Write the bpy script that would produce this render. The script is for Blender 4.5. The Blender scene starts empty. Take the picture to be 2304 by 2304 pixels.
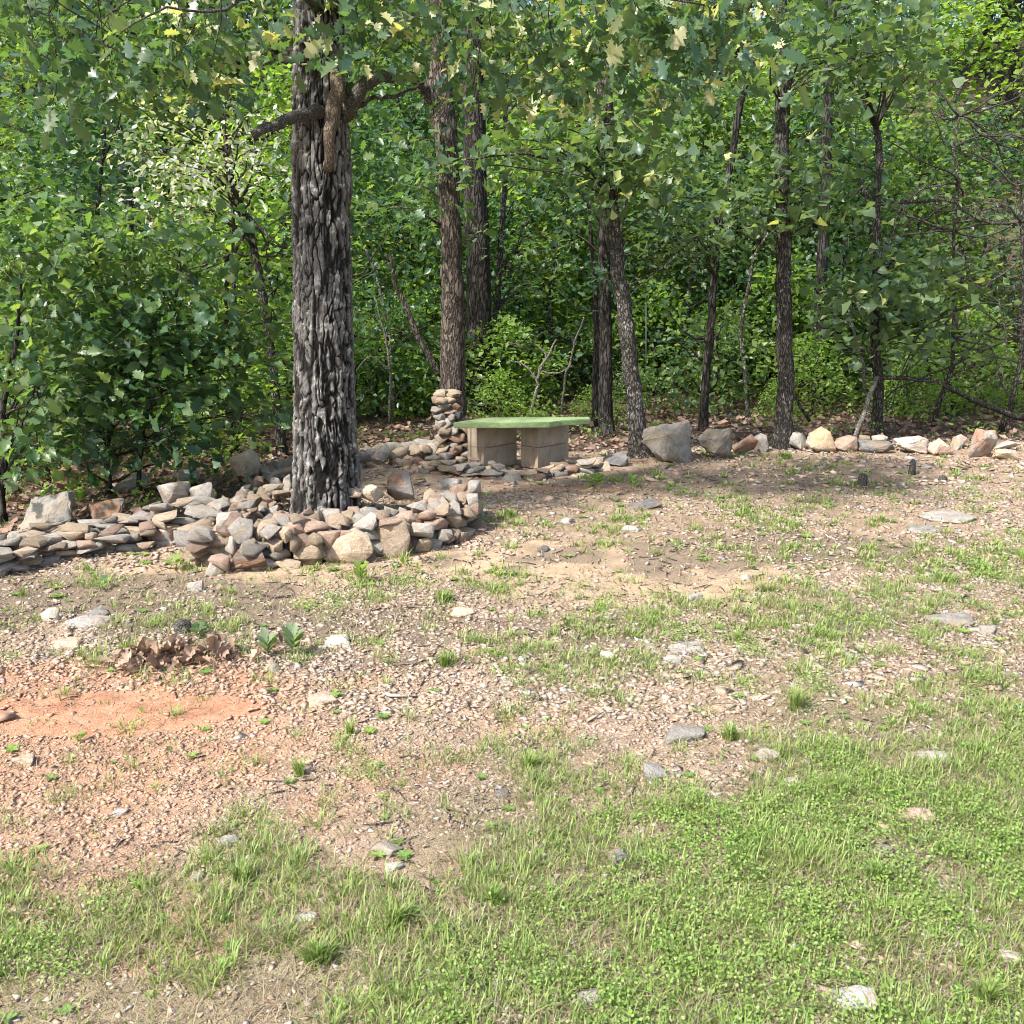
import bpy, bmesh, math, random
import numpy as np
from mathutils import Vector, Matrix, Euler

# ------------------------------------------------------------------ camera, world, sun, exposure
SC = bpy.context.scene
COL = SC.collection
PITCH = math.radians(13.3)
FPX = 2200.0          # focal length in photo pixels (photo 2304 wide)
CAMH = 1.7
cam_d = bpy.data.cameras.new('camera'); cam = bpy.data.objects.new('camera', cam_d); COL.objects.link(cam)
cam.location = (0, 0, CAMH); cam.rotation_euler = (math.pi/2 - PITCH, 0, 0)
cam_d.sensor_width = 36; cam_d.lens = FPX/2304*36; cam_d.clip_end = 1000; cam_d.clip_start = 0.05
SC.camera = cam
SUN_EL = math.radians(49); SUN_DIR_H = (-0.74, -0.67)     # horizontal direction towards the sun
W = bpy.data.worlds.new('World'); SC.world = W; W.use_nodes = True
nt = W.node_tree; nt.nodes.clear()
sky = nt.nodes.new('ShaderNodeTexSky'); sky.sky_type = 'NISHITA'; sky.sun_disc = False
sky.sun_elevation = SUN_EL; sky.sun_rotation = math.atan2(SUN_DIR_H[0], SUN_DIR_H[1])
sky.dust_density = 3.0; sky.air_density = 1.0; sky.ozone_density = 1.0
bg = nt.nodes.new('ShaderNodeBackground'); bg.inputs[1].default_value = 0.15
wo = nt.nodes.new('ShaderNodeOutputWorld')
nt.links.new(sky.outputs[0], bg.inputs[0]); nt.links.new(bg.outputs[0], wo.inputs[0])
sd = bpy.data.lights.new('sun', 'SUN'); so = bpy.data.objects.new('sun', sd); COL.objects.link(so)
sd.energy = 4.3; sd.angle = math.radians(2.2); sd.color = (1.0, 0.96, 0.90)
_d = Vector((SUN_DIR_H[0]*math.cos(SUN_EL), SUN_DIR_H[1]*math.cos(SUN_EL), math.sin(SUN_EL)))
so.rotation_euler = _d.to_track_quat('Z', 'Y').to_euler(); so.location = (-6, -4, 12)
SC.view_settings.view_transform = 'Standard'; SC.view_settings.look = 'None'
SC.view_settings.exposure = 1.02; SC.view_settings.gamma = 1; SC.view_settings.use_curve_mapping = False
SC.cycles.filter_width = 1.0; SC.cycles.max_bounces = 6; SC.cycles.transparent_max_bounces = 4; SC.cycles.transmission_bounces = 4

rng = np.random.default_rng(11)
U = 2304/1932.0

# ------------------------------------------------------------------ noise and ground
def _hash(ix, iy, s):
    n = (ix.astype(np.int64)*374761393 + iy.astype(np.int64)*668265263 + s*1442695041) & 0xffffffff
    n = ((n ^ (n >> 13))*1274126177) & 0xffffffff
    n = (n ^ (n >> 16)) & 0xffffffff
    return n/4294967295.0
def vnoise(x, y, s=0):
    x = np.asarray(x, float); y = np.asarray(y, float)
    ix = np.floor(x); iy = np.floor(y); fx = x-ix; fy = y-iy
    fx = fx*fx*(3-2*fx); fy = fy*fy*(3-2*fy)
    a = _hash(ix, iy, s); b = _hash(ix+1, iy, s); c = _hash(ix, iy+1, s); d = _hash(ix+1, iy+1, s)
    return (a*(1-fx)+b*fx)*(1-fy)+(c*(1-fx)+d*fx)*fy
def fbm(x, y, s=0, o=4):
    t = 0; a = .5
    for k in range(o):
        t = t + a*vnoise(np.asarray(x)*2**k, np.asarray(y)*2**k, s+k*17); a *= .5
    return t/(1-.5**o)
def sstep(a, b, x):
    t = np.clip((np.asarray(x, float)-a)/(b-a), 0, 1); return t*t*(3-2*t)
def H(x, y):
    x = np.asarray(x, float); y = np.asarray(y, float)
    hill = sstep(13, 22, y)*(y-13)*.40
    hill = np.where(y > 42, 11.6+ (y-42)*.03, hill)
    h = hill + .05*(fbm(x*.7, y*.7, 3)-.5) + .018*(fbm(x*3, y*3, 5)-.5) + .012*(vnoise(x*13, y*13, 9)-.5)
    h = h + .12*np.exp(-(((x+1.32)/.45)**2+((y-7.0)/.45)**2))
    return h
def h1(x, y): return float(H(x, y))

def ray(px, py):
    dx = (px-1152)/FPX; dy = (1152-py)/FPX
    return np.array([dx, math.cos(PITCH)+dy*math.sin(PITCH), -math.sin(PITCH)+dy*math.cos(PITCH)])
def P(px, py, D):
    """photo pixel (1932 scale) at horizontal distance D -> world point"""
    r = ray(px*U, py*U); return np.array([0, 0, CAMH]) + r*(D/r[1])
def G(px, py):
    """photo pixel (1932 scale) -> point on the ground"""
    r = ray(px*U, py*U); z = 0.
    for _ in range(12):
        t = (z-CAMH)/r[2]; p = np.array([0, 0, CAMH])+r*t; z = .5*z+.5*h1(p[0], p[1])
    return np.array([p[0], p[1], h1(p[0], p[1])])
def px2m(px, D): return px*U/FPX*D     # width in 1932-scale pixels at distance D -> metres
def project(x, y, z):
    """world -> 1932-scale photo pixel"""
    dz = z-CAMH; f = y*math.cos(PITCH)-dz*math.sin(PITCH); u = y*math.sin(PITCH)+dz*math.cos(PITCH)
    return (1152+FPX*x/f)/U, (1152-FPX*u/f)/U

# ------------------------------------------------------------------ object helpers
def thing(name, label, cat, loc=(0, 0, 0), group=None):
    o = bpy.data.objects.new(name, None); COL.objects.link(o); o.empty_display_size = .05
    o.location = loc; o['label'] = label; o['category'] = cat
    if group: o['group'] = group
    return o
def mesh_np(name, V, F, mat, smooth=False, tint=None, attrs=None):
    V = np.ascontiguousarray(V, dtype=np.float32); F = np.ascontiguousarray(F, dtype=np.int32)
    me = bpy.data.meshes.new(name); n = F.shape[1]
    me.vertices.add(len(V)); me.vertices.foreach_set('co', V.ravel())
    me.loops.add(F.size); me.loops.foreach_set('vertex_index', F.ravel())
    me.polygons.add(len(F)); me.polygons.foreach_set('loop_start', np.arange(0, F.size, n, dtype=np.int32))
    me.polygons.foreach_set('loop_total', np.full(len(F), n, dtype=np.int32))
    if smooth: me.polygons.foreach_set('use_smooth', np.ones(len(F), dtype=bool))
    me.update(calc_edges=True)
    if tint is not None:
        a = me.attributes.new('tint', 'FLOAT', 'POINT'); a.data.foreach_set('value', np.ascontiguousarray(tint, dtype=np.float32))
    for k, v in (attrs or {}).items():
        a = me.attributes.new(k, 'FLOAT', 'POINT'); a.data.foreach_set('value', np.ascontiguousarray(v, dtype=np.float32))
    if mat: me.materials.append(mat)
    return me
def link(name, me, parent=None, loc=(0, 0, 0), kind=None, label=None):
    o = bpy.data.objects.new(name, me); COL.objects.link(o); o.location = loc
    if parent: o.parent = parent
    if kind: o['kind'] = kind
    if label: o['label'] = label
    return o
def tag(o, label, cat=None, group=None, kind=None):
    o['label'] = label
    if cat: o['category'] = cat
    if group: o['group'] = group
    if kind: o['kind'] = kind
    return o

class Geo:
    def __init__(s): s.V = []; s.F = []; s.T = []; s.n = 0
    def add(s, V, F, T=None):
        s.V.append(V); s.F.append(F+s.n); s.T.append(np.zeros(len(V)) if T is None else T); s.n += len(V)
    def mesh(s, name, mat, smooth=False, origin=(0, 0, 0)):
        return mesh_np(name, np.concatenate(s.V)-np.array(origin), np.concatenate(s.F), mat, smooth, np.concatenate(s.T))

def inst(tv, tf, pos, R, sc, tint):
    """merged copies of a small template"""
    N = len(pos); sc = np.asarray(sc, float)
    if sc.ndim == 1: sc = np.repeat(sc[:, None], 3, 1)
    v = tv[None]*sc[:, None, :]
    v = np.einsum('nij,nkj->nki', R, v)+pos[:, None, :]
    f = tf[None]+(np.arange(N)*len(tv))[:, None, None]
    return v.reshape(-1, 3), f.reshape(-1, tf.shape[1]), np.repeat(tint, len(tv))
def unit(a): return a/np.maximum(np.linalg.norm(a, axis=-1, keepdims=True), 1e-9)
def frames(nrm, head):
    """columns x, y(head), z(normal)"""
    z = unit(nrm); y = unit(head-(head*z).sum(-1, keepdims=True)*z); x = np.cross(y, z)
    return np.stack([x, y, z], -1)
def randrot(n, r=rng):
    return frames(r.normal(size=(n, 3)), r.normal(size=(n, 3)))

def tube(path, rad, sides=6, wob=0., r=rng, closed_tip=True):
    path = np.asarray(path, float); rad = np.asarray(rad, float); k = len(path)
    tan = unit(np.gradient(path, axis=0)); ref = np.array([1., 0, 0]) if abs(tan[0][0]) < .8 else np.array([0, 1., 0])
    V = []; 
    a = np.arange(sides)*2*math.pi/sides
    for i in range(k):
        e1 = np.cross(tan[i], ref); e1 /= np.linalg.norm(e1); e2 = np.cross(tan[i], e1)
        rr = rad[i]*(1+wob*(r.random(sides)-.5)*2)
        V.append(path[i]+np.outer(np.cos(a)*rr, e1)+np.outer(np.sin(a)*rr, e2))
    V = np.concatenate(V); F = []
    for i in range(k-1):
        for j in range(sides):
            j2 = (j+1) % sides
            F.append((i*sides+j, i*sides+j2, (i+1)*sides+j2)); F.append((i*sides+j, (i+1)*sides+j2, (i+1)*sides+j))
    for j in range(1, sides-1):
        F.append(((k-1)*sides, (k-1)*sides+j, (k-1)*sides+j+1)); F.append((0, j+1, j))
    return V, np.array(F)
def smooth_path(pts, n, jit=0., r=rng):
    pts = np.asarray(pts, float); m = len(pts)
    if m < 3:
        t = np.linspace(0, 1, n)[:, None]; out = pts[0]*(1-t)+pts[-1]*t
    else:
        out = []
        for t in np.linspace(0, m-1, n):
            i = min(int(t), m-2); f = t-i
            p0 = pts[max(i-1, 0)]; p1 = pts[i]; p2 = pts[i+1]; p3 = pts[min(i+2, m-1)]
            out.append(.5*((2*p1)+(-p0+p2)*f+(2*p0-5*p1+4*p2-p3)*f*f+(-p0+3*p1-3*p2+p3)*f**3))
        out = np.array(out)
    if jit: out[1:-1] += r.normal(size=(n-2, out.shape[1]))*jit
    return out

# ------------------------------------------------------------------ materials
def M(name):
    m = bpy.data.materials.new(name); m.use_nodes = True; t = m.node_tree; t.nodes.clear()
    out = t.nodes.new('ShaderNodeOutputMaterial'); b = t.nodes.new('ShaderNodeBsdfPrincipled')
    t.links.new(b.outputs[0], out.inputs[0]); b.inputs['Roughness'].default_value = .85
    return m, t, b, out
def nd(t, k, **kw):
    n = t.nodes.new(k)
    for a, v in kw.items(): setattr(n, a, v)
    return n
def noise(t, vec, scale, detail=4, rough=.6, dist=0):
    n = nd(t, 'ShaderNodeTexNoise'); n.inputs['Scale'].default_value = scale; n.inputs['Detail'].default_value = detail
    n.inputs['Roughness'].default_value = rough; n.inputs['Distortion'].default_value = dist
    if vec: t.links.new(vec, n.inputs['Vector'])
    return n.outputs['Fac']
def ramp(t, fac, stops, interp='LINEAR'):
    n = nd(t, 'ShaderNodeValToRGB'); n.color_ramp.interpolation = interp; e = n.color_ramp.elements
    while len(e) > 2: e.remove(e[-1])
    for i, (p, c) in enumerate(stops):
        if i < 2: e[i].position = p
        else: e.new(p)
    for i, (p, c) in enumerate(stops):
        e[i].position = p; e[i].color = (*c, 1) if len(c) == 3 else c
    t.links.new(fac, n.inputs[0]); return n.outputs[0]
def g(v): return (v, v, v)
def mix(t, fac, a, b, mode='MIX'):
    n = nd(t, 'ShaderNodeMix', data_type='RGBA', blend_type=mode)
    for s, v in ((0, fac), (6, a), (7, b)):
        if hasattr(v, 'is_linked') or isinstance(v, bpy.types.NodeSocket): t.links.new(v, n.inputs[s])
        else: n.inputs[s].default_value = v if s == 0 else (*v, 1)
    return n.outputs[2]
def math_(t, op, a, b=None, clamp=False):
    n = nd(t, 'ShaderNodeMath', operation=op, use_clamp=clamp)
    for s, v in ((0, a), (1, b)):
        if v is None: continue
        if isinstance(v, bpy.types.NodeSocket): t.links.new(v, n.inputs[s])
        else: n.inputs[s].default_value = v
    return n.outputs[0]
def attr(t, name): n = nd(t, 'ShaderNodeAttribute'); n.attribute_name = name; return n.outputs['Fac']
def objrand(t): return nd(t, 'ShaderNodeObjectInfo').outputs['Random']
def tintval(t):
    return math_(t, 'FRACT', math_(t, 'ADD', attr(t, 'tint'), objrand(t)))
def coord(t, k='Object', scale=None):
    c = nd(t, 'ShaderNodeTexCoord').outputs[k]
    if scale:
        m = nd(t, 'ShaderNodeMapping'); m.inputs['Scale'].default_value = scale; t.links.new(c, m.inputs[0]); return m.outputs[0]
    return c
def bump(t, b, h, strength, dist):
    n = nd(t, 'ShaderNodeBump'); n.inputs['Strength'].default_value = strength; n.inputs['Distance'].default_value = dist
    t.links.new(h, n.inputs['Height']); t.links.new(n.outputs[0], b.inputs['Normal'])

def leaf_mat(name, cols, trans=.44, rough=.38, tcol=(2.1, 2.1, .75)):
    m, t, b, out = M(name)
    v = tintval(t)
    n = len(cols)
    c = ramp(t, v, [(i/max(n-1, 1), cc) for i, cc in enumerate(cols)])
    hs = nd(t, 'ShaderNodeHueSaturation'); hs.inputs['Saturation'].default_value = .95; t.links.new(c, hs.inputs['Color']); c = hs.outputs[0]
    nz = noise(t, coord(t, 'Object'), 40, 2)
    c = mix(t, nz, c, mix(t, 1.0, c, (.72, .72, .72), 'MULTIPLY'))
    t.links.new(c, b.inputs['Base Color']); b.inputs['Roughness'].default_value = rough
    b.inputs['Specular IOR Level'].default_value = .45
    tr = nd(t, 'ShaderNodeBsdfTranslucent'); tc = mix(t, 1.0, c, tcol, 'MULTIPLY'); t.links.new(tc, tr.inputs[0])
    ms = nd(t, 'ShaderNodeMixShader'); ms.inputs[0].default_value = trans
    t.links.new(b.outputs[0], ms.inputs[1]); t.links.new(tr.outputs[0], ms.inputs[2]); t.links.new(ms.outputs[0], out.inputs[0])
    return m
MAT = {}
MAT['oak_leaf'] = leaf_mat('oak_leaf', [(.055, .12, .055), (.09, .165, .08), (.07, .15, .11), (.13, .20, .08), (.06, .13, .07), (.20, .26, .12)])
MAT['gold_leaf'] = leaf_mat('gold_leaf', [(.48, .48, .24), (.60, .58, .36), (.32, .38, .15)], .35)
MAT['broad_leaf'] = leaf_mat('broad_leaf', [(.065, .13, .06), (.11, .18, .09), (.18, .26, .11), (.08, .15, .09), (.14, .21, .10), (.075, .14, .06)])
MAT['lime_leaf'] = leaf_mat('lime_leaf', [(.20, .30, .07), (.26, .36, .10), (.16, .27, .06)], .45)
MAT['shrub_leaf'] = leaf_mat('shrub_leaf', [(.05, .12, .05), (.09, .18, .065), (.15, .25, .085), (.06, .14, .08), (.22, .31, .11), (.12, .17, .07), (.07, .15, .055)])
MAT['far_leaf'] = leaf_mat('far_leaf', [(.045, .10, .04), (.09, .165, .06), (.17, .26, .08), (.055, .125, .07), (.22, .31, .10), (.10, .15, .06)], .45)
MAT['dark_leaf'] = leaf_mat('dark_leaf', [(.035, .09, .045), (.055, .125, .06), (.085, .165, .07), (.05, .115, .065)], .4)
MAT['bright_leaf'] = leaf_mat('bright_leaf', [(.14, .25, .05), (.22, .35, .065), (.16, .29, .07), (.30, .41, .09)], .5)
MAT['pale_leaf'] = leaf_mat('pale_leaf', [(.40, .45, .16), (.52, .55, .26), (.34, .42, .15)], .35)
MAT['sage_leaf'] = leaf_mat('sage_leaf', [(.20, .28, .16), (.26, .34, .20), (.15, .24, .12)], .35)
MAT['sky_sheen_leaf'] = leaf_mat('sky_sheen_leaf', [(.26, .32, .22), (.44, .48, .40), (.58, .60, .54), (.16, .25, .11)], .3, .28)  # whitish tones put the sky's reflection on glossy leaves into the colour
MAT['grass'] = leaf_mat('grass', [(.15, .26, .05), (.25, .37, .07), (.34, .42, .10), (.18, .30, .08), (.29, .39, .08), (.40, .40, .18)], .35, .5, (1.2, 1.3, .8))
MAT['clover'] = leaf_mat('clover', [(.15, .30, .05), (.22, .38, .06), (.29, .42, .08), (.13, .25, .05)], .35, .5, (1.2, 1.3, .8))
MAT['dry_grass'] = leaf_mat('dry_grass', [(.34, .27, .17), (.25, .19, .12), (.40, .34, .21), (.18, .14, .09)], .2, .7, (1, 1, 1))
MAT['litter'] = leaf_mat('litter', [(.26, .155, .10), (.34, .22, .15), (.18, .10, .065), (.42, .29, .21), (.13, .075, .05)], .15, .65, (1, .9, .8))
MAT['dead_leaf'] = leaf_mat('dead_leaf', [(.30, .19, .125), (.46, .32, .22), (.20, .12, .08), (.38, .25, .17)], .15, .6, (1, .9, .8))

def stone_mat(name, c1, c2, c3, var=.35, patch=None, k=1.0):
    m, t, b, out = M(name); co = coord(t, 'Object'); r = objrand(t)
    off = nd(t, 'ShaderNodeVectorMath', operation='ADD'); t.links.new(co, off.inputs[0])
    cb = nd(t, 'ShaderNodeCombineXYZ'); mm = math_(t, 'MULTIPLY', r, 37.0)
    for i in range(3): t.links.new(mm, cb.inputs[i])
    t.links.new(cb.outputs[0], off.inputs[1]); v = off.outputs[0]
    n1 = noise(t, v, 7*k, 6, .7, .6); n2 = noise(t, v, 28*k, 4, .75); n3 = noise(t, v, 2.2*k, 3, .6)
    c = ramp(t, n1, [(.32, c1), (.52, c2), (.7, c3)])
    c = mix(t, ramp(t, n2, [(.35, g(0)), (.75, g(.6))]), c, mix(t, 1.0, c, (.55, .53, .5), 'MULTIPLY'))
    if patch: c = mix(t, ramp(t, n3, [(.5, g(0)), (.6, g(.8))]), c, patch)
    br = math_(t, 'ADD', math_(t, 'MULTIPLY', math_(t, 'FRACT', math_(t, 'ADD', r, attr(t, 'tint'))), var*2), 1-var)
    vm = nd(t, 'ShaderNodeVectorMath', operation='SCALE'); t.links.new(c, vm.inputs[0]); t.links.new(br, vm.inputs['Scale'])
    t.links.new(vm.outputs[0], b.inputs['Base Color']); b.inputs['Roughness'].default_value = .92; b.inputs['Specular IOR Level'].default_value = .2
    hh = math_(t, 'ADD', n1, math_(t, 'MULTIPLY', n2, .5))
    bump(t, b, hh, 1.0, .03 if k == 1 else .022)
    return m
SPEC = [('stone_tan', (.40, .30, .21), (.52, .41, .30), (.60, .51, .41), .35, None),
        ('stone_grey', (.29, .27, .24), (.42, .395, .36), (.54, .515, .475), .35, (.38, .32, .25)),
        ('stone_pink', (.40, .26, .19), (.50, .36, .28), (.58, .46, .38), .35, None),
        ('stone_pale', (.42, .38, .33), (.54, .50, .45), (.62, .59, .55), .25, (.42, .35, .27)),
        ('stone_rust', (.28, .15, .10), (.38, .23, .15), (.44, .34, .25), .3, (.34, .32, .29)),
        ('stone_dark', (.12, .12, .12), (.19, .185, .18), (.29, .27, .25), .35, (.24, .18, .13))]
STONES = [stone_mat(*q) for q in SPEC]
ROCKS = [stone_mat(q[0].replace('stone', 'rock'), *q[1:], k=2.6) for q in SPEC]
S_TAN, S_GREY, S_PINK, S_PALE, S_RUST, S_DARK = ROCKS
WEATHERED = stone_mat('weathered_rock', (.20, .185, .16), (.30, .28, .245), (.41, .385, .34), .2, (.35, .29, .22), 2.6)
MAT['orange_rock'] = stone_mat('orange_rock', (.50, .32, .16), (.60, .42, .26), (.48, .42, .34), .1, patch=(.40, .38, .36), k=2.6)

def bark_mat(name, dark, mid, pale, lichen=.62, scale=(14, 14, 3), bs=1.0, plate=False):
    m, t, b, out = M(name); co = coord(t, 'Object')
    st = coord(t, 'Object', scale)
    n1 = noise(t, st, 1.6, 5, .65, .8); n2 = noise(t, co, 60 if not plate else 90, 4, .8); n3 = noise(t, co, 9 if not plate else 17, 4, .6, .5)
    vo = nd(t, 'ShaderNodeTexVoronoi', feature='DISTANCE_TO_EDGE'); vo.inputs['Scale'].default_value = 1.4
    wv = nd(t, 'ShaderNodeVectorMath', operation='ADD'); t.links.new(st, wv.inputs[0])
    sc = nd(t, 'ShaderNodeVectorMath', operation='SCALE'); nn = nd(t, 'ShaderNodeTexNoise'); nn.inputs['Scale'].default_value = 1.5
    t.links.new(st, nn.inputs[0]); t.links.new(nn.outputs['Color'], sc.inputs[0]); sc.inputs['Scale'].default_value = 1.3
    t.links.new(sc.outputs[0], wv.inputs[1]); t.links.new(wv.outputs[0], vo.inputs['Vector'])
    pl = attr(t, 'plate') if plate else ramp(t, vo.outputs['Distance'], [(.02, g(0)), (.22, g(1))])
    c = mix(t, pl, dark, mix(t, n1, mid, pale))
    c = mix(t, ramp(t, n2, [(.3, g(0)), (.8, g(.5))]), c, mix(t, 1.0, c, (.6, .58, .56), 'MULTIPLY'))
    lm = math_(t, 'MULTIPLY', ramp(t, n3, [(lichen, g(0)), (lichen+.05, g(1))]), pl)
    c = mix(t, math_(t, 'MULTIPLY', lm, .75), c, (.50, .50, .46))
    fb = noise(t, coord(t, 'Object', (90, 90, 9)), 1, 4, .7); c = mix(t, ramp(t, fb, [(.35, g(0)), (.65, g(.7))]), c, mix(t, 1.0, c, (.45, .43, .41), 'MULTIPLY'))
    t.links.new(c, b.inputs['Base Color']); b.inputs['Roughness'].default_value = .95; b.inputs['Specular IOR Level'].default_value = .1
    hh = math_(t, 'ADD', math_(t, 'MULTIPLY', n2, .25), math_(t, 'ADD', n1, 0 if plate else pl))
    bump(t, b, hh, .8 if not plate else .9, .02*bs if not plate else .012)
    return m
MAT['oak_bark'] = bark_mat('oak_bark', (.016, .014, .013), (.12, .11, .10), (.34, .325, .31), .56, plate=True)
MAT['brown_bark'] = bark_mat('brown_bark', (.06, .05, .042), (.16, .13, .11), (.25, .21, .18), .72, (18, 18, 5))
MAT['dark_bark'] = bark_mat('dark_bark', (.025, .023, .021), (.065, .058, .052), (.12, .11, .10), .72, (16, 16, 3.5))
MAT['grey_bark'] = bark_mat('grey_bark', (.05, .045, .04), (.14, .125, .11), (.24, .225, .20), .57, (26, 26, 10))
MAT['mid_bark'] = bark_mat('mid_bark', (.04, .036, .032), (.11, .10, .088), (.19, .175, .155), .60, (26, 26, 8))
MAT['limb_bark'] = bark_mat('limb_bark', (.08, .072, .065), (.16, .15, .135), (.28, .265, .245), .62, (45, 45, 45), .5)
MAT['stub_bark'] = bark_mat('stub_bark', (.12, .09, .065), (.20, .155, .115), (.28, .23, .18), .75, (40, 40, 14), .4)
MAT['pale_wood'] = bark_mat('pale_wood', (.22, .20, .17), (.36, .33, .29), (.48, .45, .41), .66, (30, 30, 30))
MAT['twig'] = bark_mat('twig', (.08, .07, .06), (.14, .12, .10), (.22, .20, .18), .7, (30, 30, 30))
m, t, b, o_ = M('green_stem'); b.inputs['Base Color'].default_value = (.13, .17, .06, 1); MAT['green_stem'] = m

# concrete of the blocks
m, t, b, o_ = M('block_concrete'); co = coord(t, 'Object')
n1 = noise(t, co, 5, 4, .6); n2 = noise(t, co, 160, 3, .7)
n1 = noise(t, co, 9, 5, .7, .4); c = ramp(t, n1, [(.3, (.23, .175, .12)), (.5, (.35, .28, .20)), (.72, (.45, .38, .29))])
c = mix(t, ramp(t, n2, [(.4, g(0)), (.7, g(.55))]), c, (.22, .18, .14)); t.links.new(c, b.inputs['Base Color'])
bump(t, b, math_(t, 'ADD', n2, n1), .9, .006); MAT['concrete'] = m
# worn green paint on the seat
m, t, b, o_ = M('green_paint'); co = coord(t, 'Object', (1, 3, 3))
n1 = noise(t, co, 3, 5, .7, .5); n2 = noise(t, co, 14, 5, .7, 1.0)
c = ramp(t, n1, [(.3, (.20, .28, .12)), (.55, (.28, .38, .17)), (.75, (.36, .44, .25))])
c = mix(t, ramp(t, n2, [(.53, g(0)), (.62, g(.75))]), c, (.17, .18, .12)); t.links.new(c, b.inputs['Base Color'])
b.inputs['Roughness'].default_value = .6; bump(t, b, n2, .5, .008); MAT['green_paint'] = m
# metal
m, t, b, o_ = M('galvanised_metal'); b.inputs['Base Color'].default_value = (.06, .065, .07, 1); b.inputs['Metallic'].default_value = .2; b.inputs['Roughness'].default_value = .5; MAT['metal'] = m
# loose gravel
m, t, b, o_ = M('gravel_stone'); v = attr(t, 'tint')
c = ramp(t, v, [(0, (.36, .255, .185)), (.2, (.47, .345, .25)), (.4, (.40, .295, .22)), (.6, (.52, .40, .31)), (.8, (.37, .29, .23)), (.93, (.42, .375, .33)), (1, (.52, .49, .46))])
orr = attr(t, 'orange'); c = mix(t, math_(t, 'MULTIPLY', orr, .55), c, (.52, .27, .15))
n1 = noise(t, coord(t), 60, 3); c = mix(t, n1, c, mix(t, 1.0, c, (.7, .68, .66), 'MULTIPLY'))
t.links.new(c, b.inputs['Base Color']); b.inputs['Roughness'].default_value = .92; MAT['gravel'] = m
# ground
m, t, b, o_ = M('ground_soil'); co = coord(t, 'Object')
n1 = noise(t, co, 1.2, 5, .6, .3); n2 = noise(t, co, 9, 6, .7, .3); n3 = noise(t, co, 55, 4, .75); n4 = noise(t, co, 180, 2, .6)
base = ramp(t, n2, [(.3, (.25, .17, .11)), (.48, (.38, .27, .185)), (.62, (.48, .36, .255)), (.8, (.55, .44, .33))])
sandc = ramp(t, n2, [(.3, (.40, .28, .17)), (.6, (.56, .42, .28)), (.8, (.60, .48, .34))])
orc = ramp(t, n2, [(.3, (.40, .17, .09)), (.5, (.52, .26, .15)), (.8, (.66, .39, .25))])
litc = ramp(t, n3, [(.3, (.05, .035, .025)), (.55, (.12, .08, .055)), (.75, (.20, .135, .10))])
grc = ramp(t, n3, [(.3, (.10, .115, .04)), (.6, (.19, .19, .08)), (.8, (.30, .25, .14))])
def msk(name, k=.5):
    a = attr(t, name); s = math_(t, 'ADD', a, math_(t, 'MULTIPLY', math_(t, 'SUBTRACT', n2, .5), k)); 
    s2 = math_(t, 'ADD', s, math_(t, 'MULTIPLY', math_(t, 'SUBTRACT', n3, .5), k))
    return ramp(t, s2, [(.35, g(0)), (.65, g(1))])
c = mix(t, msk('sand'), base, sandc); c = mix(t, math_(t, 'MULTIPLY', msk('duff', .9), .75), c, ramp(t, n3, [(.3, (.10, .075, .055)), (.55, (.19, .145, .105)), (.75, (.30, .235, .175))])); c = mix(t, math_(t, 'MULTIPLY', msk('green', .7), .65), c, grc)
c = mix(t, ramp(t, math_(t, 'ADD', attr(t, 'orange_soil'), math_(t, 'MULTIPLY', math_(t, 'SUBTRACT', n2, .5), .7)), [(.15, g(0)), (.85, g(1))]), c, orc); c = mix(t, msk('litter'), c, litc)
c = mix(t, ramp(t, n4, [(.35, g(0)), (.65, g(.65))]), c, mix(t, 1.0, c, (.5, .48, .46), 'MULTIPLY'))
c = mix(t, ramp(t, n3, [(.5, g(0)), (.75, g(.35))]), c, mix(t, 1.0, c, (1.35, 1.35, 1.35), 'MULTIPLY'))
t.links.new(c, b.inputs['Base Color']); b.inputs['Roughness'].default_value = .95
bump(t, b, math_(t, 'ADD', n3, math_(t, 'MULTIPLY', n4, .4)), .8, .02); MAT['ground'] = m

# ------------------------------------------------------------------ coverage maps (world positions)
GX = np.array([80, 240, 400, 560, 725, 885, 1045, 1210, 1370, 1530, 1690, 1850])
GY = np.array([860, 930, 990, 1050, 1110, 1170, 1240, 1310, 1380, 1450, 1530, 1620, 1710, 1800, 1890])
GT = np.array([
 [0, 0, 0, 0, 0, 0, .05, .1, .15, .2, .15, .2],
 [0, 0, 0, 0, 0, .1, .15, .25, .3, .35, .3, .35],
 [.1, .1, 0, 0, 0, .15, .35, .25, .3, .4, .25, .2],
 [.2, .25, .2, 0, 0, .1, .05, .04, .1, .35, .55, .6],
 [.15, .2, .35, .35, .35, .5, .05, .04, .1, .3, .35, .6],
 [.2, .3, .25, .2, .3, .25, .2, .4, .45, .6, .6, .4],
 [.15, .35, .3, .12, .15, .35, .6, .5, .45, .55, .35, .5],
 [.08, .03, .03, .04, .04, .1, .4, .2, .3, .45, .4, .5],
 [.08, .03, 0, .03, .08, .2, .3, .25, .3, .6, .6, .6],
 [.03, .03, .04, .08, .1, .2, .4, .2, .25, .55, .5, .6],
 [.05, .1, .2, .25, .25, .35, .4, .45, .5, .6, .65, .75],
 [.15, .12, .3, .4, .35, .45, .5, .45, .6, .75, .8, .9],
 [.3, .35, .4, .5, .5, .45, .55, .55, .7, .85, .9, .9],
 [.45, .5, .6, .65, .6, .65, .7, .75, .8, .85, .95, .95],
 [.55, .6, .6, .6, .65, .7, .75, .75, .7, .8, .95, .95]])
def cover(x, y): return np.clip(cover0(x, y), 0, 1)
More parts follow.
